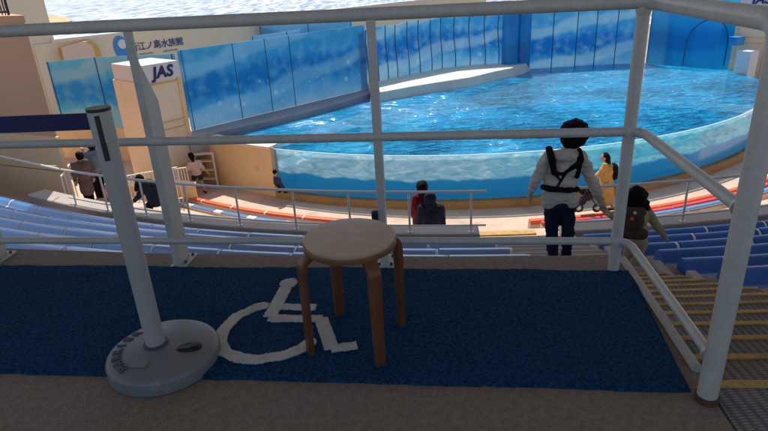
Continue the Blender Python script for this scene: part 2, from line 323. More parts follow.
def box(bm, c, s, rz=0.0, bev=0.0, rot=None):
    t = NB(); bmesh.ops.create_cube(t, size=1); bmesh.ops.scale(t, vec=s, verts=t.verts)
    if bev: bmesh.ops.bevel(t, geom=list(t.edges), offset=bev, segments=2, profile=.5, affect='EDGES')
    m = Matrix.Translation(Vector(c)) @ (rot if rot is not None else Matrix.Rotation(rz, 4, 'Z'))
    t.transform(m); add(bm, t); return bm
def add(bm, t):
    me = bpy.data.meshes.new('tmp'); t.to_mesh(me); t.free(); bm.from_mesh(me); bpy.data.meshes.remove(me)
def prism(bm, poly, z0, z1):
    a = [bm.verts.new((p[0], p[1], z0)) for p in poly]; b = [bm.verts.new((p[0], p[1], z1)) for p in poly]; n = len(poly)
    bm.faces.new(list(reversed(a))); bm.faces.new(b)
    for i in range(n): bm.faces.new((a[i], a[(i+1) % n], b[(i+1) % n], b[i]))
    bmesh.ops.recalc_face_normals(bm, faces=bm.faces); return bm
def sweep_arc(bm, prof, t0, t1, seg, mat_fn=None, caps=True):
    """profile [(R, z)] swept about the stadium axis"""
    rings = []
    for i in range(seg+1):
        th = t0 + (t1-t0)*i/seg; rings.append([bm.verts.new(pol(R, th, z)) for R, z in prof])
    n = len(prof)
    for i, (A, B) in enumerate(zip(rings, rings[1:])):
        for k in range(n):
            f = bm.faces.new((A[k], A[(k+1) % n], B[(k+1) % n], B[k]))
            if mat_fn: f.material_index = mat_fn(i)
    if caps:
        f0 = bm.faces.new(rings[0]); f1 = bm.faces.new(list(reversed(rings[-1])))
        if mat_fn: f0.material_index = mat_fn(0); f1.material_index = mat_fn(seg-1)
    bmesh.ops.recalc_face_normals(bm, faces=bm.faces); return bm
def sector(bm, r0, r1, t0, t1, z0, z1, seg=None):
    seg = seg or max(1, int(abs(t1-t0)/2.5)); return sweep_arc(bm, [(r0, z0), (r1, z0), (r1, z1), (r0, z1)], t0, t1, seg)
def wallstrip(poly, z0, z1, thick, m, name, parent=None, zt=None, sub=1):
    """vertical panel along a plan polyline, with UV in metres; thick is set off behind the face"""
    bm = NB(); uvl = bm.loops.layers.uv.new('UVMap'); P = [Vector((p[0], p[1], 0)) for p in poly]; u = 0; cols = []
    for i, p in enumerate(P):
        if i: u += (p-P[i-1]).length
        t = (P[min(i+1, len(P)-1)] - P[max(i-1, 0)]).normalized(); nrm = Vector((-t.y, t.x, 0))*thick
        top = zt[i] if zt else z1
        cols.append((u, bm.verts.new((p.x, p.y, z0)), bm.verts.new((p.x, p.y, top)), bm.verts.new((p.x+nrm.x, p.y+nrm.y, z0)), bm.verts.new((p.x+nrm.x, p.y+nrm.y, top)), top-z0))
    def quad(vs, uvs):
        f = bm.faces.new(vs)
        for l, q in zip(f.loops, uvs): l[uvl].uv = q
    for A, B in zip(cols, cols[1:]):
        quad((A[1], B[1], B[2], A[2]), ((A[0], 0), (B[0], 0), (B[0], B[5]), (A[0], A[5])))
        quad((B[3], A[3], A[4], B[4]), ((B[0], 0), (A[0], 0), (A[0], A[5]), (B[0], B[5])))
        quad((A[2], B[2], B[4], A[4]), ((A[0], A[5]), (B[0], B[5]), (B[0], B[5]), (A[0], A[5])))
    for A in (cols[0], cols[-1]): quad((A[1], A[2], A[4], A[3]), ((A[0], 0), (A[0], A[5]), (A[0], A[5]), (A[0], 0)))
    return obj(name, bm, m, parent)
def text_mesh(s, size, depth, shear=0, bold=0, space=1.0):
    c = bpy.data.curves.new('t', 'FONT'); c.body = s; c.size = size; c.extrude = depth; c.shear = shear; c.offset = bold; c.align_x = 'CENTER'; c.space_character = space
    c.resolution_u = 3
    o = bpy.data.objects.new('t', c); col.objects.link(o); bpy.context.view_layer.update()
    me = bpy.data.meshes.new_from_object(o.evaluated_get(bpy.context.evaluated_depsgraph_get()))
    bpy.data.objects.remove(o); bpy.data.curves.remove(c); return me
def frame(origin, right, up=(0, 0, 1)):
    x = Vector(right).normalized(); y = Vector(up); z = x.cross(y).normalized(); y = z.cross(x)
    return Matrix(((x.x, y.x, z.x, origin[0]), (x.y, y.y, z.y, origin[1]), (x.z, y.z, z.z, origin[2]), (0, 0, 0, 1)))
def struct(name, bm, m, parent=None, smooth=False):
    o = obj(name, bm, m, parent, smooth)
    if parent is None: o['kind'] = 'structure'
    return o

# ------------------------------------------------------------------ world & light
SUN_EL, SUN_AZ = rad(60), rad(-13.7)
w = bpy.data.worlds.new('World'); scene.world = w; w.use_nodes = True
nt = w.node_tree; sky = nt.nodes.new('ShaderNodeTexSky'); sky.sky_type = 'NISHITA'; sky.sun_disc = False
sky.sun_elevation = SUN_EL; sky.sun_rotation = SUN_AZ; sky.altitude = 10; sky.air_density = 1.0; sky.dust_density = 1.8
bg = nt.nodes['Background']; nt.links.new(sky.outputs[0], bg.inputs[0]); bg.inputs[1].default_value = .15
sl = bpy.data.lights.new('sun', 'SUN'); sl.energy = 4.6; sl.angle = rad(.5); sl.color = (1, .93, .82)
so = bpy.data.objects.new('sun', sl); col.objects.link(so)
sd = Vector((math.sin(SUN_AZ)*math.cos(SUN_EL), math.cos(SUN_AZ)*math.cos(SUN_EL), math.sin(SUN_EL)))
so.rotation_euler = sd.to_track_quat('Z', 'Y').to_euler(); so.location = (-10, 40, 40)
scene.view_settings.view_transform = 'Standard'; scene.view_settings.look = 'None'; scene.view_settings.exposure = 0
scene.cycles.max_bounces = 8; scene.cycles.transparent_max_bounces = 12; scene.cycles.sample_clamp_indirect = 6

# ------------------------------------------------------------------ ground, sea, beach
bm = NB(); prism(bm, [(-90, -30), (90, -30), (90, 72), (-90, 72)], -7.5, -6.2); struct('ground', bm, M['ground'])
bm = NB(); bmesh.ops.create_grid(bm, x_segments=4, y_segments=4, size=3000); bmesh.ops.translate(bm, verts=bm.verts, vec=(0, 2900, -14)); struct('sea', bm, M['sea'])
bm = NB()
sandp = [atZ(x, y, -13.4)[:2] for x, y in ((20, 30), (52, 27), (72, 20.5), (66, 16.8), (44, 14.2), (15, 14))]
prism(bm, sandp, -15, -13.4); struct('beach', bm, M['sand'])

# ------------------------------------------------------------------ pool
WZ = -3.88
def arcp(R, t0, t1, n): return [pol(R, t0 + (t1-t0)*i/n) for i in range(n+1)]
near = arcp(14.5, -47, 62, 60)
back = [(16.9, 27.6), (14.45, 30.2), (14.1, 31.2), (7.6, 31.3), (6.6, 31.3), (3, 30.4), (-.5, 27.5), (-6.3, 21.6)]
bm = NB(); vs = [bm.verts.new((p[0], p[1], WZ)) for p in near + [Vector((q[0], q[1], 0)) for q in back]]; bm.faces.new(vs)
bmesh.ops.triangulate(bm, faces=bm.faces); struct('pool_water', bm, M['water'])
bm = NB(); vs = [bm.verts.new((p[0], p[1], -5.9)) for p in near + [Vector((q[0], q[1], 0)) for q in back]]; bm.faces.new(vs)
bmesh.ops.triangulate(bm, faces=bm.faces); struct('pool_floor', bm, M['poolin'])
# acrylic tank wall with ochre rim, clear panel and the water behind it
tw = thing('aquarium_tank_wall', pol(14.6, 5, -5.5), 'long curved clear acrylic pool wall showing blue water above an ochre rim', 'tank wall')
bm = NB(); sweep_arc(bm, [(14.35, -5.5), (14.84, -5.5), (14.84, -5.35), (14.74, -5.29), (14.35, -5.29)], -29.3, 62, 60); obj('rim', bm, M['rim'], tw)
bm = NB(); sweep_arc(bm, [(14.6, -5.29), (14.66, -5.29), (14.66, -3.86), (14.6, -3.86)], -29.3, 62, 60); obj('acrylic_panel', bm, M['acrylic'], tw, 'auto')
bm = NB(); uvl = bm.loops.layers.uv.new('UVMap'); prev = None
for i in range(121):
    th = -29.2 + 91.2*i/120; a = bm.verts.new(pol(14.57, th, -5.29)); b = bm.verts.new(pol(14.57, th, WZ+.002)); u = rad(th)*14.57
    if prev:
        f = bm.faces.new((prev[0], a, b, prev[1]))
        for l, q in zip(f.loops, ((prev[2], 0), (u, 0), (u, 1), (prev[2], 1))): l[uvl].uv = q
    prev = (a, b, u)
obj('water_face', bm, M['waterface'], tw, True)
bm = NB(); sweep_arc(bm, [(14.59, -3.865), (14.67, -3.865), (14.67, -3.848), (14.59, -3.848)], -29.3, 62, 60); obj('top_edge', bm, mat('acrylic_edge', (.45, .60, .66), .3, .1), tw)
bm = NB(); tube(bm, [pol(14.68, -29.45, -5.5), pol(14.68, -29.45, -3.8)], .05, 8); obj('end_post', bm, M['post'], tw)
# tan pool wall on the left
lw = thing('pool_wall', pol(14.7, -38, -5.5), 'solid tan painted pool wall curving left from the clear acrylic panel', 'wall')
bm = NB(); sweep_arc(bm, [(14.45, -5.5), (14.75, -5.5), (14.72, -3.84), (14.45, -3.84)], -50, -29.6, 14); obj('wall_face', bm, M['tan'], lw)
bm = NB(); sweep_arc(bm, [(14.35, -3.84), (14.78, -3.84), (14.78, -3.76), (14.35, -3.76)], -50, -29.6, 14); obj('coping', bm, M['stage'], lw)
# grey ledge at the mural wall
bm = NB(); prism(bm, [(-6.6, 19.6)] + [tuple(atZ(x, y, -3.68)[:2]) for x, y in ((222, 131), (262, 122.5), (300, 114), (340, 103), (368, 94))] + [(.4, 27.0), (-.5, 27.2), (-6.2, 21.3), (-7.2, 20.4)], -4.4, -3.68); struct('pool_ledge_path', bm, M['walk'])

# mural wall (45 degrees), made of separate panels with dark seams
def mural(name, label, poly, z0, z1, m, seams, parent_cat='mural wall', group=None, zt=None, seam_m=None, wavy=0.0, seam_r=.024):
    P = [Vector((p[0], p[1], 0)) for p in poly]
    t = thing(name, Vector((P[0].x, P[0].y, z0)), label, parent_cat, group)
    cum = [0]
    for a, b in zip(P, P[1:]): cum.append(cum[-1] + (b-a).length)
    def at(u):
        for i in range(len(P)-1):
            if u <= cum[i+1] + 1e-6: return P[i].lerp(P[i+1], (u-cum[i])/max(1e-6, cum[i+1]-cum[i]))
        return P[-1]
    pts = [at(cum[-1]*i/48) for i in range(49)]
    if zt: zz = [zt(i/48) for i in range(49)]
    else: zz = None
    wallstrip(pts, z0, z1, .06, m, 'mural_panel', t, zz)
    for s in seams:
        u = s*cum[-1]; p = at(u); q = at(min(cum[-1], u+.05)); d = (q-p).normalized() if (q-p).length > 0 else (P[-1]-P[-2]).normalized(); nrm = Vector((d.y, -d.x, 0))
        top = (zt(s) if zt else z1); bm = NB(); ln = []
        for k in range(13):
            v = k/12; off = wavy*math.sin(v*5.5 + .6)
            ln.append(p + d*off + nrm*.012 + Vector((0, 0, z0 + (top-z0)*v + (.01 if k == 12 else 0))))
        tube(bm, ln, seam_r, 6); obj('seam', bm, seam_m or M['seam'], t)
    return t
mural('mural_wall', 'long blue mural wall with bubbles running diagonally behind the grey ledge', [(-6.75, 20.55), (-3.2, 24.1), (-.42, 26.85)], -3.66, -.86, M['panel'], (.012, .24, .40, .53), seam_r=.016)
mural('mural_wall', 'pale blue streaked mural panels beside the brown building', [(-13.4, 24.35), (-10.9, 23.75), (-7.0, 20.75)], -4.1, -1.3, M['panel3'], (.01, .31, .62, .99), zt=lambda s: -1.42 + .45*s)
wl = thing('low_wall', Vector((-11, 23.7, -5.5)), 'ochre yellow base wall underneath the pale blue streaked panels', 'wall')
bm = NB(); prism(bm, [(-13.8, 24.4), (-10.9, 23.7), (-6.9, 20.65), (-6.7, 20.9), (-10.8, 24.1), (-13.8, 24.9)], -5.6, -4.1); obj('wall_face', bm, M['tan'], wl)
fb = [(-.75, 26.65), (.177, 27.56), (1.62, 28.86), (3.64, 30.42), (5.16, 30.75), (6.75, 30.8)]
mural('mural_fence', 'blue mural fence of upright panels behind the white stage', fb, -3.6, -.98, M['panel2'], (.06, .13, .2, .27, .36, .44, .53, .61, .70, .79, .88, .96), 'fence', zt=lambda s: -1.12 + .10*min(1, s*2.2) + (.05 if int(s*9) % 2 else 0), wavy=.05)
mural('mural_wall', 'bright blue bubble mural wall along the back of the pool, right of the stage', [(7.9, 31.0), (11, 31.05), (14.15, 30.95)], -4.2, -.72, M['panel2'], (.22, .42, .58, .75, .93))
gw = mural('gate_wall', 'plain deep blue pool wall with a round arched gate outline', [tuple(atZ(x, y, -3.88)[:2]) for x, y in ((647, 58.5), (664, 62.5), (690, 64.5), (715, 65), (733, 63.5), (750, 60))], -4.2, -.66, M['panel5'], (.0,), 'wall')
# arch outline standing proud of the wall
gp = [atZ(x, y, -3.88) for x, y in ((647, 58.5), (664, 62.5), (690, 64.5), (715, 65), (733, 63.5), (750, 60))]
def gat(q):
    i = int(q); p = gp[i].lerp(gp[i+1], q-i); p.z = 0; d = Vector((-p.x, -p.y, 0)).normalized(); return p + d*.07
bm = NB(); ln = [gat(1.73) + Vector((0, 0, -3.95))]
for k in range(25):
    a = math.pi*k/24; ln.append(gat(2.61 - .88*math.cos(a)) + Vector((0, 0, -2.95 + 1.25*math.sin(a))))
ln.append(gat(3.49) + Vector((0, 0, -3.95)))
tube(bm, ln, .03, 6); obj('arch_gate_outline', bm, M['seam'], gw)
for i, (x, y, r) in enumerate(((6.95, 30.55, .42), (7.65, 30.75, .40))):
    t = thing('stage_column', Vector((x, y, -3.9)), ('deep blue round column at the fence end of the stage', 'deep blue round column touching the back pool wall')[i], 'column', 'blue columns by the stage tip')
    bm = NB(); uvl = None; tube(bm, [(x, y, -4.1), (x, y, -.85)], r, 28); obj('shaft', bm, M['bluecol'] if 'bluecol' in M else M.setdefault('bluecol', mat('column_blue', (.012, .25, .60), .45, .35, 1.1, 20, .05)), t, 'auto')
    bm = NB(); tube(bm, [(x, y, -.85), (x, y, -.8)], r+.02, 28); obj('cap', bm, M['bluecol'], t, 'auto')
# stage
SZ = -3.47
fr = [atZ(x, y, SZ)[:2] for x, y in ((528, 62.5), (520, 66), (495, 71), (470, 77), (437, 82), (410, 86.5), (386, 91), (372, 93))]
bk = [atZ(x, y, SZ)[:2] for x, y in ((366, 81), (381, 76), (409, 69.5), (446, 62), (475, 59.5), (505, 58), (522, 60))]
st = thing('stage', Vector((3.5, 27.5, -3.9)), 'white curved performance platform at the water in front of the blue fence', 'stage')
bm = NB(); top = [bm.verts.new((x, y, SZ)) for x, y in fr+bk]; n = len(top); bm.faces.new(top)
low = []
for i, (x, y) in enumerate(fr+bk):
    d = Vector((x-3.3, y-29.5, 0)).normalized()*(.32 if i < len(fr) else 0); low.append(bm.verts.new((x+d.x, y+d.y, -4.3)))
for i in range(n): bm.faces.new((top[i], low[i], low[(i+1) % n], top[(i+1) % n]))
bmesh.ops.recalc_face_normals(bm, faces=bm.faces); bmesh.ops.bevel(bm, geom=[e for e in bm.edges if all(v in top for v in e.verts)], offset=.03, segments=2, affect='EDGES', profile=.5)
obj('platform', bm, M['stage'], st)
bm = NB(); box(bm, (atZ(513, 62, SZ).x, atZ(513, 62, SZ).y, SZ+.12), (.16, .16, .26), .3, .02); obj('hatch_block', bm, M['walk'], st)

# cream aquarium wall with lettering
CA, CD = Vector((-11.0, 33.7, 0)), Vector((.7071, .7071, 0)); CN = Vector((.7071, -.7071, 0))
def cw(s, z, off=0): return CA + CD*s + CN*off + Vector((0, 0, z))
aq = thing('aquarium_building', cw(0, -6.2), 'long cream aquarium wall carrying the blue Japanese name', 'building')
def slab45(bm, s0, s1, z0, z1, o0, o1):
    prism(bm, [cw(s0, 0, o0)[:2], cw(s1, 0, o0)[:2], cw(s1, 0, o1)[:2], cw(s0, 0, o1)[:2]], z0, z1); return bm
obj('wall', slab45(NB(), -7.2, 30, -6.2, -1.08, -.4, 0), M['cream'], aq)
obj('coping', slab45(NB(), -6.4, 30, -1.08, -.93, -.5, .08), M['white'], aq)
me = text_mesh('新江ノ島水族館', .465, .012, 0, .004, .90); me.transform(frame(cw(-1.18, -1.92, .02), CD)); obj('lettering', me, M['aqua_letter'], aq)
for wd_, so2 in (('ENOSHIMA', -1.9), ('AQUARIUM', -.5)):
    me = text_mesh(wd_, .12, .008, 0, 0, 1.5); me.transform(frame(cw(so2, -2.2, .02), CD)); obj('lettering', me, M['aqua_letter'], aq)
# round blue emblem left of the lettering
bm = NB(); pts = []
for k in range(26):
    a = 2*math.pi*k/26; pts.append((.42*math.cos(a) - .06*math.sin(a), .62*math.sin(a)*(1.0 if math.sin(a) > 0 else 1.15)))
vs = [bm.verts.new((x, y, 0)) for x, y in pts]; f = bm.faces.new(vs); r = bmesh.ops.extrude_face_region(bm, geom=[f]); bmesh.ops.translate(bm, verts=[v for v in r['geom'] if isinstance(v, bmesh.types.BMVert)], vec=(0, 0, .02))
bm.transform(frame(cw(-3.12, -1.72, .01), CD)); obj('emblem', bm, mat('emblem_blue', (.06, .26, .66), .5, .06), aq)
bm = NB(); vs = [bm.verts.new((.23*math.cos(2*math.pi*k/20)+.06, .24*math.sin(2*math.pi*k/20)+.2, .03)) for k in range(20)]; bm.faces.new(vs)
bm.transform(frame(cw(-3.12, -1.72, .012), CD)); obj('emblem_patch', bm, M['signwhite'], aq)
# arched porch on the cream wall
ph = thing('porch', cw(-5.4, -4, .5), 'small pinkish arched porch with yellow edge projecting from the cream wall', 'porch')
def archprof(w_, h_, r_):
    p = [(-w_/2, 0), (-w_/2, h_-r_*.35)]
    for k in range(9):
        a = math.pi/2*k/8; p.append((w_/2 - r_ + r_*math.sin(a), h_ - r_ + r_*math.cos(a)))
    p.append((w_/2, 0)); return p
def extr(bm, prof, mtx, d):
    a = [bm.verts.new((x, y, 0)) for x, y in prof]; b = [bm.verts.new((x, y, d)) for x, y in prof]; n = len(a)
    bm.faces.new(list(reversed(a))); bm.faces.new(b)
    for i in range(n): bm.faces.new((a[i], a[(i+1) % n], b[(i+1) % n], b[i]))
    bm.transform(mtx); bmesh.ops.recalc_face_normals(bm, faces=bm.faces); return bm
obj('surround', extr(NB(), archprof(1.75, 2.85, .55), frame(cw(-5.3, -4, .01), CD), .5), M['yellow'], ph)
obj('front_face', extr(NB(), archprof(1.48, 2.86, .46), frame(cw(-5.47, -4, .512), CD), .02), M['pinkface'] if 'pinkface' in M else M.setdefault('pinkface', mat('pinkish_plaster', (.74, .56, .47), .8, .06)), ph)
# cream tower and the brown building on the left
tb = thing('cream_tower', Vector((-17.5, 29.5, -6)), 'tall cream building rising out of the picture behind the brown building', 'building')
bm = NB(); prism(bm, [(-22, 25), (-17.6, 27.2), (-15.45, 29.35), (-15.9, 29.9), (-22, 34)], -6.2, 3.2); obj('wall', bm, M['cream'], tb)
bm = NB(); prism(bm, [(-22.2, 24.8), (-17.5, 27.0), (-15.2, 29.35), (-15.8, 30.1), (-22, 34.3)], 3.2, 3.4); obj('roof', bm, M['tanlight'], tb)
bb = thing('brown_building', Vector((-10, 15, -4)), 'brown plastered building corner with a dark rooftop fence, at the left edge', 'building')
bm = NB(); fA = atZ(75, 203, -3.9); fA.z = 0; fd = Vector((-.915, .405, 0)); bk_ = Vector((-.62, .78, 0))
pl = [fA, fA+fd*6.5, fA+fd*6.5+bk_*5, fA+bk_*5]; prism(bm, [p[:2] for p in pl], -6, .62); obj('wall', bm, M['brown'], bb)
bm = NB(); e = Vector((.10, -.12, 0)); pl = [fA+e, fA+fd*6.6+e, fA+fd*6.6+bk_*5, fA+bk_*5.1+Vector((.1, 0, 0))]; prism(bm, [p[:2] for p in pl], .62, .78); obj('parapet', bm, M['brown'], bb)
bm = NB(); fo = fA + fd*.42 + bk_*.12
tube(bm, [fo+Vector((0, 0, 1.9)), fo+fd*5+Vector((0, 0, 1.9))], .03, 6); tube(bm, [fo+Vector((0, 0, .86)), fo+fd*5+Vector((0, 0, .86))], .025, 6)
for k in range(46): tube(bm, [fo+fd*(k*.11)+Vector((0, 0, .79)), fo+fd*(k*.11)+Vector((0, 0, 1.9))], .014 if k % 8 else .03, 5)
obj('roof_fence', bm, M['black'], bb)
# lower tan wall in front of the brown building
tl = thing('tan_wall', Vector((-9.5, 14.6, -4)), 'tan lower wall with a groove line under the brown building', 'wall')
q = Vector((.05, -.12, 0)); bm = NB(); pl = [fA+q, fA+fd*6.4+q, fA+fd*6.4+q+Vector((.06, .1, 0)), fA+q+Vector((.03, .1, 0))]
prism(bm, [p[:2] for p in pl], -4.2, -3.02); prism(bm, [p[:2] for p in pl], -2.99, -2.1); obj('wall_face', bm, M['tanwarm'] if 'tanwarm' in M else M.setdefault('tanwarm', mat('warm_tan_wall', (.95, .62, .34), .85, .1, .6, 30, .12)), tl)  # bright colour stands for light bounced up from the ground

# back tank panels between the mural and the cream wall
for i, (a, b, z0, z1, lab) in enumerate((((254, 50, 33), (302, 47, 35.5), -2.6, -1.62, 'short pale blue tank panel in front of the cream wall'), ((262, 45, 37.2), (352, 30, 41), -2.6, -1.1, 'longer light blue tank panel farther behind the mural wall'))):
    p = atY(a[0], a[1], a[2]); q_ = atY(b[0], b[1], b[2])
    mural('tank_panel', lab, [(p.x, p.y), (q_.x, q_.y)], z0-1.5, z1, M['panel4'], (.0, .5, .99) if i else (.0, .7), 'tank panel', 'blue panels of the back tank')

# kiosks with the sign boards
def kiosk(c, face, width, zb, zt, label, side):
    """c: middle of the front foot; face: unit vector of outward normal"""
    f = Vector((face[0], face[1], 0)).normalized(); r = Vector((-f.y, f.x, 0))
    t = thing('kiosk', Vector((c[0], c[1], zb)), label, 'kiosk', None); C0 = Vector((c[0], c[1], 0))
    zs = zt - .52
    bm = NB(); d = 1.75; pl = [C0 - r*width/2, C0 + r*width/2, C0 + r*width/2 - f*d, C0 - r*width/2 - f*d]; prism(bm, [p[:2] for p in pl], zb, zs); obj('body', bm, M['tanlight'], t)
    bm = NB()
    for z0, z1 in ((zs-1.45, zs-.12), (zs-3.0, zs-1.65)):
        pl = [C0 - r*(width/2-.2) + f*.0, C0 + r*(width/2-.2)]; 
        for (a, b, za, zb_) in ((-.5, .5, z1-.05, z1), (-.5, .5, z0, z0+.05)):
            prism(bm, [(C0 + r*width*a + f*.005)[:2], (C0 + r*width*b + f*.005)[:2], (C0 + r*width*b + f*.05)[:2], (C0 + r*width*a + f*.05)[:2]], za, zb_)
    for s in (-1, 1):
        prism(bm, [(C0 + r*s*width*.5 + f*.004)[:2], (C0 + r*s*(width*.5-.14) + f*.004)[:2], (C0 + r*s*(width*.5-.14) + f*.045)[:2], (C0 + r*s*width*.5 + f*.045)[:2]], zb, zs-.005)
    obj('frame', bm, M['tan'], t)
    bm = NB(); pl = [C0 - r*(width/2-.03) + f*.06, C0 + r*(width/2-.03) + f*.06, C0 + r*(width/2-.03) - f*d*.95, C0 - r*(width/2-.03) - f*d*.95]; prism(bm, [p[:2] for p in pl], zs+.003, zt); sg = obj('sign_board', bm, M['signwhite'], t)
    me = text_mesh('JAS', .50, .012, .20, .017, 1.06); me.transform(frame(C0 + f*.075 + r*.10 + Vector((0, 0, zs+.075)), r)); obj('lettering', me, M['letter'], sg)
    return t
kiosk((-7.08, 19.28), (.75, -.66), 1.48, -5.5, -1.08, 'tan framed kiosk tower with white lettered sign board, left of the pool', 1)
pk = atY(754, 25, 27.3)
kiosk((pk.x+.0, pk.y), (-.52, -.85), 1.42, -5.5, pk.z+1.38, 'tan kiosk tower with white lettered sign board at the right end of the pool', 1)
wb = thing('equipment_box', Vector((16.1, 25.5, -4)), 'pale grey box at the right edge of the water', 'box')
b0 = atZ(744, 73, -3.88)
bm = NB(); box(bm, (b0.x, b0.y, -3.45), (.68, .64, 1.2), .5, .03); obj('body', bm, M['signwhite'], wb)
bm = NB(); box(bm, (b0.x+.35*math.cos(.5), b0.y+.35*math.sin(.5), -3.4), (.03, .42, .8), .5, .01); obj('door', bm, M['walk'], wb)
b1 = atY(737, 41, 27.2)
bx = thing('pump_box', b1, 'small bright blue box above the pale grey box', 'box'); bm = NB(); box(bm, b1, (.52, .4, .34), .4, .03); obj('casing', bm, M['bluecol'], bx)
bm = NB(); box(bm, b1 + Vector((-.02, -.01, .185)), (.56, .44, .04), .4, .01); obj('lid', bm, M['bluecol'], bx)

# ------------------------------------------------------------------ seating bowl
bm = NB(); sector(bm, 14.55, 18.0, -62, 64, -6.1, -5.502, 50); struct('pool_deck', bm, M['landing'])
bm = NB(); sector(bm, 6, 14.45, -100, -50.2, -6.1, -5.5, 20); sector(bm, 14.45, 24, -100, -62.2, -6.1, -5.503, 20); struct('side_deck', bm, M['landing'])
LOW = [(18.0, 18.7, -5.1), (18.7, 19.4, -4.7), (19.4, 20.2, -4.3), (20.2, 22.3, -3.9)]
bm = NB(); sector(bm, 16.82, 17.22, -48, 60, -6, -5.36, 44); sector(bm, 17.22, 18.3, -48, 60, -6, -5.27, 44)
sector(bm, 18.3, 19.1, -48, 60, -6, -4.7, 44); sector(bm, 19.1, 19.9, -48, 60, -6, -4.3, 44)
for r0, r1, zp, t0_ in ((16.40, 16.62, -5.31, 1.0), (16.83, 17.05, -5.19, 1.69), (17.24, 17.45, -5.07, 2.34)): sector(bm, r0, r1, t0_, 48, -5.6, zp, 30)
for r0, r1, zp in ((16.47, 16.67, -5.245), (16.88, 17.08, -5.262)): sector(bm, r0, r1, -38.4, -14, -5.6, zp, 20)
struct('lower_steps', bm, M['landing'])
bm = NB(); sector(bm, 19.9, 22.3, -60, 60, -6, -3.9, 44); struct('cross_aisle', bm, M['landing'])
T0, DR, DZ = 22.3, .72, .26
bm = NB()
for k in range(8):
    zf = -3.02 + DZ*k
    sector(bm, T0+DR*k, T0+DR*(k+1), -48, -5.1 + .25*min(k, 6), -4.5, zf, 18); sector(bm, T0+DR*k, T0+DR*(k+1), -1.35, 48, -4.5, zf, 20)
struct('seating_tiers', bm, M['steps'])
bm = NB()
for k in range(7):
    zf = -3.02 + DZ*k; sector(bm, T0+DR*k+.06, T0+DR*(k+1)+.0, -1.55, -1.36, zf-.6, zf+.10, 1)
cb = tag(obj('aisle_kerb', bm, M['slab']), 'stepped concrete kerb between the yellow edged stairs and the right blue seats', 'kerb')
# slab parapets carrying the guard rails
PR0, PR1, PZ = 21.35, 21.8, -3.1
def parapet(t0, t1, label):
    bm = NB(); sector(bm, PR0, PR1, t0, t1, -3.895, PZ, 24); bmesh.ops.bevel(bm, geom=[e for e in bm.edges if all(abs(v.co.z-PZ) < 1e-4 for v in e.verts)], offset=.02, segments=1, affect='EDGES', profile=.5)
    return tag(obj('parapet_wall', bm, M['slab']), label, 'parapet', 'low concrete parapets along the cross aisle')
parapet(-33.5, -5.3, 'low concrete parapet left of the aisle, below the two seated people')
parapet(-1.3, 44, 'low concrete parapet on the right, in front of the orange bench row')
# aisle stairs
stt = thing('staircase', pol(25, -3.4, -3), 'stairs with dark ribbed treads and yellow edges going down beside the terrace', 'stairs')
RN, steps, z, R = 29.61, [], 0.0, 29.61
steps.append((29.61, 33.5, 0.0))
LE = lambda b: -5.197 if b > 27.4 else -5.17 + .30*(b-22.3)
k = 0
while R > 21.9:
    rise, tr = (.165, .36) if k < 11 else (.125, .36)
    z -= rise; steps.append((max(R-tr, 21.75), R, z)); R -= tr; k += 1
bm = NB()
for i, (a, b, zz) in enumerate(steps): sector(bm, a, b, LE(b), -1.56, -4.6, zz-.012, 2)
for i, (a, b, zz) in enumerate(((21.75, 21.76, 0),)): pass
obj('concrete_flight', bm, M['steps'], stt)
for i, (a, b, zz) in enumerate(steps):
    bm = NB(); sector(bm, a+.027, b-.004, LE(b)+.02, -1.62, zz-.0125, zz-.002, 2); obj('tread', bm, M['tread'] if b > 25.7 else M['steps'], stt)
    bm = NB(); sector(bm, a-.012, a+.024, LE(b)+.09, -1.65, zz-.035, zz+.004, 2); bmesh.ops.bevel(bm, geom=[e for e in bm.edges if e.calc_length() > .2], offset=.006, segments=2, affect='EDGES', profile=.5)
    obj('nosing', bm, M['nosing'] if b > 25.7 else M['slab'], stt)
bm = NB(); sector(bm, 20.02, 20.2, -5.0, -1.6, -3.91, -3.87, 2)
tag(obj('yellow_edge_strip', bm, M['nosing']), 'yellow edge strip across the foot of the aisle beside the parapet end', 'edge strip')

def bench_row(name, label, cat, group, R, t0, t1, zt, depth, hgt, m, pad, shift=0.0, gapw=.05, roll=False):
    """one row: rounded plastic pads, each a part, with a white strip at its joint"""
    t = thing(name, pol(R, (t0+t1)/2, zt-hgt), label, cat, group)
    prof = [(R, zt-hgt)]; rr = min(.07, hgt*.45, depth*.3)
    if roll:
        q = .105; prof = [(R, zt-hgt)] + [(R + q - q*math.cos(a), zt - q + q*math.sin(a)) for a in (math.pi*k/10 for k in range(9))]
        prof += [(R + 2*q + .02, zt - q*.9), (R + depth - .03, zt - q*.9), (R + depth, zt - q*1.2), (R + depth, zt - hgt)]
        depth = 0
    if not roll:
        for k in range(5): a = math.pi/2*k/4; prof.append((R + rr - rr*math.cos(a), zt - rr + rr*math.sin(a)))
        for k in range(5): a = math.pi/2*k/4; prof.append((R + depth - rr + rr*math.sin(a), zt - rr + rr*math.cos(a)))
        prof.append((R+depth, zt-hgt))
    prof = list(reversed(prof))
    dth = math.degrees(pad/R); th = t0 - shift*dth; gj = math.degrees(gapw/R)
    while th < t1:
        a, b = max(th, t0), min(th+dth, t1)
        if b-a > .3:
            bm = NB(); sg = 4; dz = random.uniform(-.006, .006)
            pr = [(x, y+dz) for x, y in prof]
            sweep_arc(bm, pr, a+.02, b-gj, sg, lambda i: 0)
            sweep_arc(bm, [(x, y-.006) for x, y in pr], b-gj+.005, b-.02, 1, lambda i: 1)
            obj('seat_pad', bm, [m, M['joint']], t, 'auto')
        th += dth
    return t
names = ['frontmost', 'second', 'third', 'fourth', 'fifth', 'sixth']
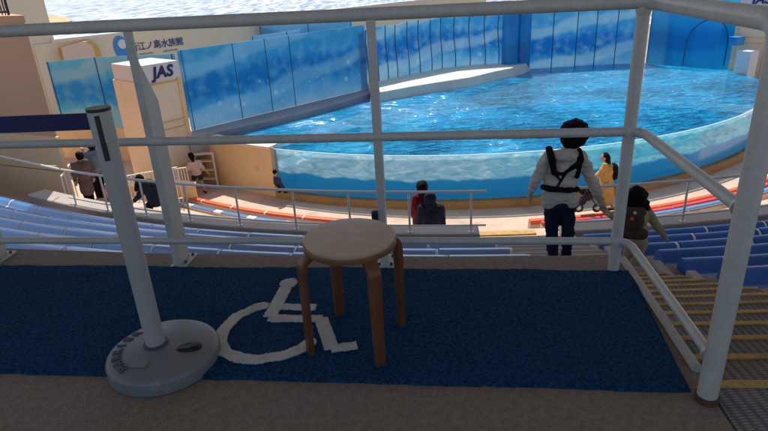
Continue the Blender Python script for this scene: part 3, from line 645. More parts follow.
for k in range(6):
    zt = -2.85 + DZ*k; R = T0 + DR*k + .08
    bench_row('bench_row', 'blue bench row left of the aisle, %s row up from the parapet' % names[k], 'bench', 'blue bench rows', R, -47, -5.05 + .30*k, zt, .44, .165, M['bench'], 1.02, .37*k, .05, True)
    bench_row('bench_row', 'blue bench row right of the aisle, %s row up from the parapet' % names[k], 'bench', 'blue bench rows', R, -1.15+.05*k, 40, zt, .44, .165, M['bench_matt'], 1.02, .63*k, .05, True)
LB = (('orange', 'orange', 16.42, -5.21, .18, .10), ('crimson', 'crimson', 16.85, -5.10, .16, .09), ('blue', 'bench', 17.26, -4.99, .16, .08))
for nm, mk, R, zt, dp, h in LB:
    if nm != 'crimson': bench_row('low_bench', '%s bench row beside the pool deck on the left, under the guard rail' % nm, 'bench', 'coloured front benches', R + (.05 if nm == 'orange' else -.38), -38.5, -14, zt + .03 if nm == 'orange' else zt - .22, .18, .075, M[mk], 1.3, .2, .05 if nm == 'orange' else .3)
    bench_row('low_bench', '%s bench row beside the pool deck on the right, beyond the man and the girl' % nm, 'bench', 'coloured front benches', R, 1.0 + (R-16.42)*1.6, 48, zt, dp, h, M[mk], 1.9, .0, .02)

# guard rails on the parapets
def guard(ths, t0, t1, label, end_left=False):
    t = thing('guard_rail', pol(21.72, (t0+t1)/2, PZ), label, 'railing', 'white tube guard rails on the parapets')
    n = max(6, int(abs(t1-t0)/1.5))
    pts = [pol(21.7, t0+(t1-t0)*i/n, PZ+.78) for i in range(n+1)]
    bm = NB(); tube(bm, pts, .026, 10); obj('top_rail', bm, M['rail2'], t, 'auto')
    pts = [pol(21.7, t0+(t1-t0)*i/n, PZ+.13) for i in range(n+1)]
    bm = NB(); tube(bm, pts, .018, 8); obj('low_rail', bm, M['rail2'], t, 'auto')
    for th in ths:
        bm = NB(); p = pol(21.7, th, 0); tube(bm, [p+Vector((0, 0, PZ-.01)), p+Vector((0, 0, PZ+.77))], .02, 10); o = obj('post', bm, M['rail2'], t, 'auto')
        bm = NB(); tube(bm, [p+Vector((0, 0, PZ-.008)), p+Vector((0, 0, PZ+.012))], .05, 10); obj('base_flange', bm, M['rail2'], o, 'auto')
    return t
guard([-5.7, -8.6, -11.5, -14.3, -17.4, -20.4, -23.3, -26.2, -28.9], -29.4, -5.0, 'white tube guard rail on the left parapet, in front of the two seated people')
guard([-1.7, 1.3, 4.3, 7.3, 10.3, 13.3, 16.3, 19.3, 22.3, 25.3], -2.0, 26, 'white tube guard rail on the right parapet, behind the girl')
hr = thing('wall_handrail', pol(21.6, -32, -2.4), 'white handrail fixed along the tan wall, continuing left of the guard rail', 'handrail')
pA = pol(21.7, -29.4, PZ+.78); pB = atY(0, 156, 13.9); bm = NB(); tube(bm, [pA+Vector((-.05, .03, 0)), pA.lerp(pB, .5), pB, pB+(pB-pA)], .026, 10); obj('rail', bm, M['rail2'], hr, 'auto')
for s in (.25, 1.2):
    p = pA.lerp(pB, s); bm = NB(); tube(bm, [p, p+Vector((.05, .35, -.12))], .016, 8); obj('bracket', bm, M['rail2'], hr, 'auto')

# things at the left below: picket barrier, white steps, tan block, white gate
def seg_barrier(name, label, cat, p0, p1, zb, h, n, r=.016, slant=0):
    t = thing(name, Vector((p0[0], p0[1], zb)), label, cat); a = Vector((p0[0], p0[1], zb)); b = Vector((p1[0], p1[1], zb))
    for zz in (.12*h, h):
        bm = NB(); tube(bm, [a+Vector((0, 0, zz)), b+Vector((0, 0, zz))], r*1.3, 8); obj('rail', bm, M['rail2'], t, 'auto')
    for i in range(n+1):
        p = a.lerp(b, i/n); bm = NB(); tube(bm, [p, p+Vector((0, 0, h*1.02))], r, 6); obj('picket', bm, M['rail2'], t, 'auto')
    return t
a, b = atY(120, 186, 16.4), atY(180, 184, 17.1)
seg_barrier('picket_barrier', 'white picket barrier between the kiosk and the crouching person', 'barrier', a, b, -5.1, 1.15, 14)
a, b = atY(176, 188, 17.6), atY(190, 188, 17.7)
seg_barrier('picket_barrier', 'short white picket barrier at the tan block beside the walking woman', 'barrier', a, b, -4.78, .62, 5)
a, b = atY(64, 188, 13.6), atY(75, 186, 14.6)
seg_barrier('white_gate', 'white tube gate standing beside the tan wall next to the couple', 'gate', a, b, -4.0, 1.05, 3, .02)
tb2 = thing('tan_block', Vector((-7.5, 18, -5.5)), 'low tan concrete block end in front of the walking woman', 'wall')
e0, e1 = atZ(196, 207, -5.5), atZ(178, 205, -5.5)
bm = NB(); prism(bm, [e0[:2], e1[:2], (e1.x-1.9, e1.y+.1), (e1.x-1.8, e1.y+.45), (e1.x+.05, e1.y+.35), (e0.x+.02, e0.y+.3)], -5.55, -4.81); obj('block', bm, M['tan'], tb2)
bm = NB(); prism(bm, [(e0.x+.03, e0.y-.03), (e1.x, e1.y-.03), (e1.x-1.9, e1.y+.07), (e1.x-1.8, e1.y+.48), (e1.x+.05, e1.y+.38), (e0.x+.05, e0.y+.33)], -4.808, -4.75); obj('coping', bm, M['tanlight'], tb2)
sf = thing('step_ladder', pol(15.1, -41, -5.5), 'white steps with two side rails leaning on the tan pool wall', 'steps')
for px0, px1 in ((190, 184), (218, 212)):
    p, q_ = atZ(px0, 187, -5.5), atY(px1, 152, 19.6); bm = NB(); tube(bm, [p, q_], .04, 8); obj('side_rail', bm, M['rail2'], sf, 'auto')
for v in (.25, .5, .75, .95):
    p = atZ(190, 187, -5.5).lerp(atY(184, 152, 19.6), v); q_ = atZ(218, 187, -5.5).lerp(atY(212, 152, 19.6), v); bm = NB(); c = (p+q_)/2
    box(bm, c, ((q_-p).length, .2, .035), math.atan2((q_-p).y, (q_-p).x)); obj('step', bm, M['rail2'], sf)

# ------------------------------------------------------------------ terrace
ed = -5.17
tp = [pol(33.6, ed), pol(29.6, ed-.02), pol(28.68, ed)] + [pol(28.68, ed-(i+1)*1.5) for i in range(12)] + [pol(33.6, -23)]
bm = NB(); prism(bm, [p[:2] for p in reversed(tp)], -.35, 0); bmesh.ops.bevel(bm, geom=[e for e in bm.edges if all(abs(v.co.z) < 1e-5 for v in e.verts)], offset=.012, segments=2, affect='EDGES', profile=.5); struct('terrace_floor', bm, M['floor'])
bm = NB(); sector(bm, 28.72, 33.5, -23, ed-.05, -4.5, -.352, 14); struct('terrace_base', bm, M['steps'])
bm = NB(); tube(bm, [pol(28.75, ed-.02, .008), pol(29.55, ed-.02, .008)], .018, 8)
tag(obj('edge_trim', bm, M['slab']), 'thin pale edge trim between the mat corner and the stairs', 'trim')

# mat with woven pile; the wheelchair symbol is its own piece of carpet
def mat_h(x, y):
    v = Vector((x*9, y*9, 1.3)); v2 = Vector((x*55, y*55, 4.1)); v3 = Vector((x*2.2, y*5, 8))
    v4 = Vector((x*4, y*26, 2)); return .015 + .0035*noise.noise(v) + .0034*noise.noise(v2) + .005*noise.noise(v3) + .003*noise.noise(v4)
TL, TR, BR, BL = Vector((-3.2, 2.84, 0)), Vector((1.09, 2.262, 0)), Vector((.957, 1.466, 0)), Vector((-3.2, 1.985, 0))
nx, ny = 430, 84
bm = NB(); grid = []
for j in range(ny+1):
    row = []
    for i in range(nx+1):
        u, v = i/nx, j/ny; p = (BL.lerp(BR, u)).lerp(TL.lerp(TR, u), v)
        edge = min(v, 1-v)*.8; wob = .010*noise.noise(Vector((p.x*3.2, 2, 0))) + .005*noise.noise(Vector((p.x*14, 5, 0)))
        if v < .03 or v > .97: p = p + Vector((0, wob, 0))
        if u > .996: p = p + Vector((.006*noise.noise(Vector((p.y*9, 3, 0))), 0, 0))
        hgt = mat_h(p.x, p.y) * (1 if 0 < i < nx and 0 < j < ny else .05)
        row.append(bm.verts.new((p.x, p.y, max(.001, hgt))))
    grid.append(row)
for j in range(ny):
    for i in range(nx): bm.faces.new((grid[j][i], grid[j][i+1], grid[j+1][i+1], grid[j+1][i]))
mt = thing('floor_mat', Vector((-.8, 2, 0)), 'navy blue carpet mat with a cream wheelchair symbol, on the terrace floor', 'mat')
obj('pile', bm, M['carpet'], mt, True)
def seg_d(p, a, b):
    ab = b-a; t = max(0, min(1, (p-a).dot(ab)/ab.length_squared)); return (p - (a+ab*t)).length
V2 = lambda x, y: Vector((x, y))
arc = [V2(-.533, 2.118), V2(-.57, 2.10), V2(-.63, 2.045), V2(-.662, 1.955), V2(-.66, 1.87), V2(-.625, 1.80), V2(-.56, 1.757), V2(-.49, 1.742), V2(-.40, 1.756), V2(-.335, 1.80), V2(-.308, 1.835)]
lines = [(V2(-.458, 2.255), V2(-.49, 2.03), .028), (V2(-.48, 2.105), V2(-.31, 2.088), .022), (V2(-.49, 2.018), V2(-.278, 1.996), .025), (V2(-.278, 1.996), V2(-.222, 1.792), .027), (V2(-.222, 1.787), V2(-.130, 1.806), .023)]
def inside(x, y):
    p = V2(x, y); n_ = .0012*noise.noise(Vector((x*45, y*45, 0)))
    if (p - V2(-.449, 2.300)).length < .040 + n_: return True
    for a, b, w_ in lines:
        ab = (b-a); t = (p-a).dot(ab)/ab.length_squared
        if -.02 < t < 1.02 and seg_d(p, a, b) < w_ + n_: return True
    for a, b in zip(arc, arc[1:]):
        if seg_d(p, a, b) < .0255 + n_: return True
    return False
bm = NB(); st_ = .0032; vv = {}
def sv(i, j):
    if (i, j) not in vv:
        x, y = i*st_, j*st_; vv[(i, j)] = bm.verts.new((x, y, mat_h(x, y) + .0055 + .0018*noise.noise(Vector((x*120, y*120, 9)))))
    return vv[(i, j)]
for i in range(int(-.74/st_), int(-.08/st_)):
    for j in range(int(1.66/st_), int(2.40/st_)):
        if inside((i+.5)*st_, (j+.5)*st_): bm.faces.new((sv(i, j), sv(i+1, j), sv(i+1, j+1), sv(i, j+1)))
r = bmesh.ops.extrude_face_region(bm, geom=list(bm.faces)); bmesh.ops.translate(bm, verts=[g for g in r['geom'] if isinstance(g, bmesh.types.BMVert)], vec=(0, 0, -.006)); bmesh.ops.recalc_face_normals(bm, faces=bm.faces)
obj('wheelchair_symbol', bm, M['symbol'], mt, True)

# terrace railing
RD = Vector((1.019+1.021, 2.28-2.547, 0)).normalized(); RO = Vector((1.019, 2.28, 0)); RB = Vector((.985, 1.431, 0)); RN_ = Vector((-RD.y, RD.x, 0))
rl = thing('terrace_railing', RO, 'grey painted terrace railing of three bars, turning back beside the stairs', 'railing')
far = RO - RD*5.2
def lv(p, z): return Vector((p.x, p.y, z))
tp_ = bend([lv(far, 1.145), lv(RO + RD*.03, 1.145), lv(RB, 1.14), lv(RB, .9)], .075, 8); nr = len(tp_)
bm = NB(); tube(bm, tp_, [.0255 if i < 3 else .0255 + .0045*min(1, (i-2)/6) for i in range(nr)], 18); obj('top_rail', bm, M['rail'], rl, 'auto')
bm = NB(); tube(bm, [lv(RB, .02), lv(RB, .905)], .0302, 18); ep = obj('end_post', bm, M['rail'], rl, 'auto')
bm = NB(); tube(bm, [lv(RB, 0), lv(RB, .022)], .036, 16); obj('rusty_foot', bm, M['rust'], ep, 'auto')
for z, r1, nm in ((.645, .0195, 'mid_rail'), (.15, .017, 'lower_rail')):
    bm = NB(); tube(bm, bend([lv(far, z), lv(RO + RD*.05, z), lv(RB, z)], .07, 7), r1, 14); obj(nm, bm, M['rail'], rl, 'auto')
bm = NB(); tube(bm, [lv(RO, 0), lv(RO, 1.14)], .0245, 16); obj('post', bm, M['rail'], rl, 'auto')
for k in range(1, 5):
    p = RO - RD*1.026*k
    if k < 4: p = (Vector((-.01, 2.409, 0)), Vector((-1.03, 2.55, 0)), Vector((-2.05, 2.70, 0)))[k-1]
    bm = NB(); box(bm, lv(p, .57), (.036, .018, 1.14), math.atan2(RD.y, RD.x), .003); o = obj('post', bm, M['rail'], rl)
    # stiffening fin behind the post
    bm = NB(); prof = [(0.012, .012), (.118, .012), (.124, .80), (0.012, 1.02)]
    pts = []
    for sgn in (-1, 1): pts.append([bm.verts.new(lv(p, 0) + RN_*y_ + RD*sgn*.007 + Vector((0, 0, z_))) for y_, z_ in prof])
    A, B = pts; n = len(A); bm.faces.new(A); bm.faces.new(list(reversed(B)))
    for i in range(n): bm.faces.new((A[i], B[i], B[(i+1) % n], A[(i+1) % n]))
    bmesh.ops.recalc_face_normals(bm, faces=bm.faces); obj('fin', bm, M['rail'], o)
    bm = NB(); box(bm, lv(p, .006) + RN_*.06, (.08, .17, .012), math.atan2(RD.y, RD.x), .003); obj('foot_plate', bm, M['rust'] if k == 9 else M['rail'], o)
for k, p in enumerate((Vector((-.01, 2.409, 0)), Vector((-1.03, 2.55, 0)), Vector((-2.05, 2.70, 0)))):
    for sx in (-1, 1):
        for q in (.03, .115):
            bm = NB(); c = lv(p, .012) + RN_*q + RD*.028*sx; tube(bm, [c, c + Vector((0, 0, .010))], .0075, 6); obj('bolt', bm, M['rust'], rl, 'auto')
for z, r1 in ((1.12, .029), (.645, .028), (.15, .028)):
    bm = NB(); tube(bm, [lv(RO, z-.022), lv(RO, z-.008), lv(RO, z+.008), lv(RO, z+.022)], [.0246, r1, r1, .0246], 16); obj('weld_collar', bm, M['rail'], rl, 'auto')
for z in (.645, .15):
    dv = (RO-RB).normalized(); c = lv(RB, z) + lv(dv, 0)*.028; bm = NB(); tube(bm, [c, c + lv(dv, 0)*.02], [.027, .0205], 14); obj('weld_collar', bm, M['rail'], rl, 'auto')
pc = Vector((-.01, 2.409, 0)); bm = NB(); box(bm, lv(pc, .285) + RD*-.03 + RN_*-.012, (.03, .03, .05), 0, .008); obj('clamp', bm, M['black'], rl)

# stool
SC = Vector((-.127, 1.851, 0)); sto = thing('stool', SC, 'round wooden three-tone stool with four bent legs standing on the blue mat', 'stool')
sto['label'] = 'round wooden stool with four bent legs standing on the blue mat'
def lathe(bm, c, prof, seg=48):
    rings = [[bm.verts.new((c[0]+r*math.cos(2*math.pi*k/seg), c[1]+r*math.sin(2*math.pi*k/seg), c[2]+z)) for k in range(seg)] for r, z in prof]
    for A, B in zip(rings, rings[1:]):
        for k in range(seg): bm.faces.new((A[k], A[(k+1) % seg], B[(k+1) % seg], B[k]))
    bm.faces.new(list(reversed(rings[0]))); bm.faces.new(rings[-1]); bmesh.ops.recalc_face_normals(bm, faces=bm.faces); return bm
bm = lathe(NB(), SC, [(.160, .4295), (.1625, .440), (.163, .4425), (.161, .4445), (.150, .445)]); so_ = obj('seat', bm, M['seatwood'], sto, 'auto')
bm = lathe(NB(), SC, [(.155, .4105), (.1645, .4125), (.166, .417), (.166, .428), (.1635, .4315)]); obj('edge_band', bm, M['edgewood'], so_, 'auto')
for a in (-63.4, 205.4, 113.6, 23.3):
    d = Vector((math.cos(rad(a)), math.sin(rad(a)), 0)); tdir = Vector((-d.y, d.x, 0)); bm = NB()
    path = [(.06, .398)]; 
    for k in range(9):
        q = math.pi/2*k/8; path.append((.136 + .050*math.sin(q), .348 + .050*math.cos(q)))
    path += [(.187, .2), (.189, 0.0)]
    th_ = [.026]*len(path); rings = []
    for i, (x, z) in enumerate(path):
        a0_, b0_ = path[max(i-1, 0)], path[min(i+1, len(path)-1)]; t = Vector((b0_[0]-a0_[0], 0, b0_[1]-a0_[1])).normalized(); nn = Vector((-t.z, 0, t.x))
        wv = .0235 if z > .3 else .0215 - .003*(1 - z/.3)
        ring = []
        for sn, sw in ((-1, -1), (1, -1), (1, 1), (-1, 1)):
            q = Vector((x, 0, z)) + nn*(.0115*sn); ring.append(bm.verts.new(SC + d*q.x + tdir*(wv*sw) + Vector((0, 0, q.z))))
        rings.append(ring)
    for A, B in zip(rings, rings[1:]):
        for k in range(4): bm.faces.new((A[k], A[(k+1) % 4], B[(k+1) % 4], B[k]))
    bm.faces.new(rings[0]); bm.faces.new(list(reversed(rings[-1]))); bmesh.ops.recalc_face_normals(bm, faces=bm.faces)
    es = [e for e in bm.edges if len(e.link_faces) == 2 and e.calc_face_angle(0) > rad(40)]
    bmesh.ops.bevel(bm, geom=es, offset=.0035, segments=2, affect='EDGES', profile=.5)
    # tiny lift so the leg stands on the pile
    bmesh.ops.translate(bm, verts=bm.verts, vec=(0, 0, .012)); obj('leg', bm, M['legwood'], sto, 'auto')

# belt stanchion
BC = Vector((-.84, 1.785, 0)); PC = Vector((-.864, 1.79, 0))
sn = thing('belt_stanchion', BC, 'grey belt barrier stanchion with a heavy round base standing half on the mat', 'stanchion')
bm = lathe(NB(), BC, [(.192, .0), (.199, .006), (.201, .045), (.197, .057), (.188, .064), (.172, .068), (.15, .0715), (.085, .080), (.05, .082)], 72); bs = obj('base', bm, M['base'], sn, 'auto')
bm = lathe(NB(), PC + Vector((0, 0, .0815)), [(.045, -.004), (.0455, .004), (.04, .006)], 32); obj('collar', bm, M['emboss'], bs, 'auto')
# embossed word round the rim
word = 'BARRIER'; wd = 'BELT'
def ring_text(s, a0, da, rr, size):
    for i, ch in enumerate(s):
        a = rad(a0 + da*i); c = BC + Vector((math.cos(a)*rr, math.sin(a)*rr, .0718))
        me = text_mesh(ch, size, .0035, 0, .0012)
        rd_ = Vector((math.cos(a), math.sin(a), -.07)); rt_ = Vector((math.sin(a), -math.cos(a), 0)); me.transform(frame(c - rd_*size*.34, rt_, rd_)); yield me
bm = NB()
for me in ring_text(word, 232, -14.5, .158, .046): bm.from_mesh(me)
obj('lettering', bm, M['emboss'], bs)
bm = NB(); box(bm, BC + Vector((-.045, -.107, .0775)), (.065, .042, .006), rad(-8), .003); obj('badge', bm, M['base'], bs)
bm = NB(); c_ = BC + Vector((.104, -.026, 0)); ca, sa = math.cos(rad(10)), math.sin(rad(10)); pl = []
for k in range(28):
    q = 2*math.pi*k/28; ex, ey = .047*math.cos(q), .027*math.sin(q)*(1 - .22*math.cos(q*2)*0 ); pl.append((c_.x + ex*ca - ey*sa, c_.y + ex*sa + ey*ca))
prism(bm, pl, .072, .0808); hb = obj('handle_recess', bm, M['black'], bs)
bm = NB(); tube(bm, [BC + Vector((.07, -.034, .0825)), BC + Vector((.115, -.03, .0825))], .006, 8); obj('handle_bar', bm, M['emboss'], hb)
bm = lathe(NB(), BC + Vector((.126, -.022, .081)), [(.016, 0), (.016, .003), (.012, .004)], 20); obj('socket', bm, M['black'], hb)
bm = NB(); tube(bm, [PC + Vector((0, 0, .076)), PC + Vector((0, 0, .850))], .0335, 32); pt = obj('pole', bm, M['post'], sn, 'auto')
bm = NB(); tube(bm, [PC + Vector((0, 0, .851)), PC + Vector((0, 0, .947))], .0355, 32); hd = obj('belt_head', bm, M['post'], sn, 'auto')
bm = NB(); tube(bm, [PC + Vector((0, 0, .947)), PC + Vector((0, 0, .957))], .0365, 32); obj('cap', bm, M['black'], hd, 'auto')
bm = NB(); dq = Vector((.18, -1, 0)).normalized(); slot = [PC + dq*.032 + Vector((0, 0, .938)), PC + dq*.032 + Vector((0, 0, .795))]
tube(bm, slot, .0085, 12); obj('slot', bm, M['black'], hd, 'auto')
bl = thing('barrier_belt', BC + Vector((-.04, 0, .88)), 'navy blue retractable belt stretched left from the stanchion head', 'belt')
bm = NB(); q0 = PC + Vector((-.033, .004, .914)); q1 = Vector((-3.3, 2.0, .93)); n = 24; rows = []
for i in range(n+1):
    p = q0.lerp(q1, i/n) + Vector((0, 0, -.008*math.sin(math.pi*i/n)))
    rows.append([bm.verts.new(p + Vector((0, .002*s2, .0265*s1))) for s1, s2 in ((-1, -1), (1, -1), (1, 1), (-1, 1))])
for A, B in zip(rows, rows[1:]):
    for k in range(4): bm.faces.new((A[k], A[(k+1) % 4], B[(k+1) % 4], B[k]))
bm.faces.new(rows[0]); bm.faces.new(list(reversed(rows[-1]))); bmesh.ops.recalc_face_normals(bm, faces=bm.faces); obj('webbing', bm, M['belt'], bl)

# ------------------------------------------------------------------ grandstand roof (unseen, its edge cut to place shade and sun on the seats)
bm = NB(); pts = [(2.2 + 21.3*math.sin(rad(a)), 36.0 - 21.3*math.cos(rad(a))) for a in range(-22, 60, 4)] + [(22, -3), (-9.6, -3), (-9.7, 16.2), (-7.4, 16.6)]
prism(bm, pts, 6.0, 6.05); struct('grandstand_roof', bm, M['roof'])

# ------------------------------------------------------------------ people
def cap_(bm, p0, p1, r0, r1, flat=None):
    p0, p1 = Vector(p0), Vector(p1); d = p1-p0; L_ = max(d.length, 1e-4); t = NB(); rings = []; seg = 14
    prof = [(r0*math.sin(a), -r0*math.cos(a)) for a in (math.pi/2*k/4 for k in range(5))] + [(r1*math.cos(a), L_ + r1*math.sin(a)) for a in (math.pi/2*k/4 for k in range(5))]
    for r, z in prof[1:-1]: rings.append([t.verts.new((r*math.cos(2*math.pi*k/seg), r*math.sin(2*math.pi*k/seg), z)) for k in range(seg)])
    b0 = t.verts.new((0, 0, -r0)); b1 = t.verts.new((0, 0, L_+r1))
    for A, B in zip(rings, rings[1:]):
        for k in range(seg): t.faces.new((A[k], A[(k+1) % seg], B[(k+1) % seg], B[k]))
    for k in range(seg): t.faces.new((rings[0][(k+1) % seg], rings[0][k], b0)); t.faces.new((rings[-1][k], rings[-1][(k+1) % seg], b1))
    t.transform(Matrix.Translation(p0) @ rot_to(d if d.length > 1e-4 else (0, 0, 1))); add(bm, t)
def ell_(bm, c, r, rot=None):
    t = NB(); bmesh.ops.create_icosphere(t, subdivisions=3, radius=1); bmesh.ops.scale(t, vec=r, verts=t.verts)
    t.transform(Matrix.Translation(Vector(c)) @ (rot or Matrix.Identity(4))); add(bm, t)
def blob(name, shapes, m, parent, vox=.014, smooth=4, disp=0):
    bm = NB()
    for s in shapes:
        if s[0] == 'c': cap_(bm, *s[1:])
        else: ell_(bm, *s[1:])
    me = bpy.data.meshes.new('b'); bm.to_mesh(me); bm.free()
    o = bpy.data.objects.new('b', me); col.objects.link(o)
    md = o.modifiers.new('r', 'REMESH'); md.mode = 'VOXEL'; md.voxel_size = vox
    ms = o.modifiers.new('s', 'SMOOTH'); ms.iterations = smooth; ms.factor = .5
    bpy.context.view_layer.update(); me2 = bpy.data.meshes.new_from_object(o.evaluated_get(bpy.context.evaluated_depsgraph_get()))
    bpy.data.objects.remove(o); bpy.data.meshes.remove(me)
    if disp:
        for v in me2.vertices: v.co += v.normal*disp*(noise.noise(v.co*9) + .7*noise.noise(Vector((v.co.x*14, v.co.y*14, v.co.z*30))) + .35*noise.noise(v.co*55))
    return obj(name, me2, m, parent, True)
def head_shapes(c, f, s=1.0):
    """c centre of the skull, f facing; returns skull, jaw, nose, ears"""
    c = Vector(c); f = Vector(f).normalized(); r = f.cross(Vector((0, 0, 1))).normalized()
    return [('e', c, (.078*s, .092*s, .105*s), Matrix.Rotation(math.atan2(f.y, f.x)-math.pi/2, 4, 'Z')), ('c', c + f*.03*s - Vector((0, 0, .05*s)), c + f*.052*s - Vector((0, 0, .085*s)), .055*s, .032*s),
            ('c', c + f*.088*s + Vector((0, 0, .0)), c + f*.105*s - Vector((0, 0, .028*s)), .010*s, .015*s), ('e', c + r*.08*s - Vector((0, 0, .01*s)), (.012*s, .018*s, .03*s)), ('e', c - r*.08*s - Vector((0, 0, .01*s)), (.012*s, .018*s, .03*s))]
def face(c, f, parent, s=1.0):
    c = Vector(c); f = Vector(f).normalized(); r = f.cross(Vector((0, 0, 1))).normalized()
    for k in (-1, 1):
        bm = NB(); ell_(bm, c + f*.083*s + r*.032*s*k + Vector((0, 0, .008*s)), (.012*s, .010*s, .008*s)); obj('eye', bm, M['eye'], parent, True)
    bm = NB(); ell_(bm, c + f*.086*s - Vector((0, 0, .058*s)), (.022*s, .012*s, .007*s)); obj('mouth', bm, M['lip'], parent, True)
def hand_shapes(w_, d, s=1.0, side=1, curl=.5):
    """palm, four bent fingers of different length and a thumb from the side of the palm"""
    w_ = Vector(w_); d = Vector(d).normalized(); up = Vector((0, 0, 1)); r = d.cross(up)
    r = r.normalized() if r.length > .1 else Vector((1, 0, 0)); nn = r.cross(d).normalized()
    sh = [('c', w_, w_ + d*.075*s, .026*s, .033*s)]
    for i, (o, l) in enumerate(((-.030, .066), (-.010, .078), (.010, .072), (.028, .056))):
        b = w_ + d*.08*s + r*o*s; k = b + d*l*.5*s + nn*-.012*curl*s; e = k + d*l*.42*s*(1-curl*.4) - nn*.035*curl*s
        sh += [('c', b, k, .0095*s, .009*s), ('c', k, e, .009*s, .0075*s)]
    b = w_ + d*.025*s + r*side*.03*s; k = b + r*side*.025*s + d*.03*s; sh += [('c', b, k, .012*s, .010*s), ('c', k, k + d*.03*s + r*side*.004*s, .010*s, .008*s)]
    return sh

def limb(sh, pts, rs):
    for a, b, r0, r1 in zip(pts, pts[1:], rs, rs[1:]): sh.append(('c', a, b, r0, r1))
    return sh

# --- man with baby carrier, seen from behind on the aisle stairs
Y = 6.46; g = lambda x, y, dy=0: atY(x, y, Y+dy)
man = thing('person', g(559, 260), 'adult in beige hoodie with black carrier straps, holding the girl by the hand', 'person')
hc = g(572, 137, .0); F_ = Vector((.05, 1, -.08))
shL, shR = g(548, 158), g(581, 157); elL, elR = g(537, 178, .02), g(593, 184, .02); wrL, wrR = g(532, 191, .06), g(603, 206, .08)
hpL, hpR = g(552, 206), g(567, 206); knL, knR = g(552, 230, .06), g(568, 229, -.0); anL, anR = g(553, 258, -.02), g(566, 257, .1)
neck, chest, waist, pel = g(567, 152), g(564, 166), g(560, 186), g(559, 202)
sh = head_shapes(hc, F_, 1.02)
sh += [('c', neck, hc - Vector((0, 0, .04)), .06, .055), ('c', shL, shR, .07, .07), ('e', chest, (.17, .11, .20)), ('e', waist, (.15, .10, .17)), ('e', pel, (.165, .115, .13)), ('c', chest, neck, .09, .06)]
limb(sh, [shL, elL, wrL], [.055, .042, .03]); limb(sh, [shR, elR, wrR], [.055, .042, .03])
limb(sh, [hpL, knL, anL], [.085, .058, .042]); limb(sh, [hpR, knR, anR], [.085, .058, .042])
for an in (anL, anR): sh.append(('c', an - Vector((0, .03, .03)), an + Vector((.01, .15, -.05)), .045, .035))
sh += hand_shapes(wrL, (-.25, .15, -1), 1.05, 1, .8) + hand_shapes(wrR, g(607, 212, .1)-wrR, 1.0, -1, .9)
mb = blob('body', sh, M['skin'], man, .010, 3); face(hc, F_, mb, 1.02)
sh = [('c', shL, shR, .085, .085), ('e', chest, (.21, .15, .205)), ('e', g(561, 180), (.205, .145, .195)), ('e', g(559, 194), (.212, .162, .11)), ('c', g(552, 199.5), g(567, 199.5), .132, .132), ('c', chest, neck, .11, .085), ('e', g(566, 155, -.10), (.15, .085, .085)), ('e', g(570, 150, -.02), (.11, .10, .06))]
limb(sh, [shL, elL, wrL + (elL-wrL)*.12], [.080, .066, .046]); limb(sh, [shR, elR, wrR + (elR-wrR)*.1], [.080, .064, .046])
blob('hoodie', sh, M['hoodie_cloth'], man, .012, 3, .022)
sh = [('e', pel + Vector((0, 0, .0)), (.185, .138, .13))]
limb(sh, [hpL, knL, anL + (knL-anL)*.06], [.105, .08, .062]); limb(sh, [hpR, knR, anR + (knR-anR)*.06], [.105, .08, .062])
blob('jeans', sh, M['denim'], man, .012, 3, .016)
for an in (anL, anR): blob('shoe', [('c', an - Vector((0, .04, .035)), an + Vector((.01, .17, -.055)), .052, .042)], M['black'], man, .012, 2)
sh = [('e', g(574.5, 132.5, -.01), (.152, .15, .158)), ('e', g(573.5, 139, -.03), (.150, .135, .10)), ('e', g(571, 145, -.03), (.095, .09, .05))]
for k in range(46):
    a_, e_ = k*2.4, math.asin(-.35 + 1.3*(k+.5)/46); d_ = Vector((math.cos(a_)*math.cos(e_), math.sin(a_)*math.cos(e_), math.sin(e_)))
    c_ = g(574.3, 133.5, -.01) + Vector((d_.x*.142, d_.y*.135, d_.z*.142)); sh.append(('e', c_, (.036, .036, .034)))
blob('hair', sh, M['hair'], man, .009, 1, .010)
bk1 = -.138
cr_ = blob('carrier_straps', [('c', g(549, 149, -.06), g(552, 160, bk1), .042, .042), ('c', g(552, 160, bk1), g(554, 173, bk1), .044, .034), ('c', g(553, 173, bk1), g(565, 174, bk1-.01), .024, .02),
    ('c', g(579, 151, -.07), g(581, 160, bk1+.02), .038, .038), ('c', g(580, 161, bk1+.02), g(577, 176, bk1+.02), .036, .034), ('c', g(578, 164, bk1), g(566, 172, bk1-.01), .034, .024), ('c', g(566, 173, bk1-.01), g(557, 187, bk1+.01), .016, .016),
    ('c', g(553, 172, bk1), g(560, 180, bk1-.01), .018, .014)], M['carrier'], man, .011, 2)
blob('carrier_belt', [('c', g(543, 187, -.05), g(550, 189, -.13), .035, .04), ('c', g(550, 189, -.13), g(568, 190, -.14), .036, .036), ('c', g(568, 190, -.14), g(577, 189, -.06), .04, .035)], M['carrier'], man, .011, 2)

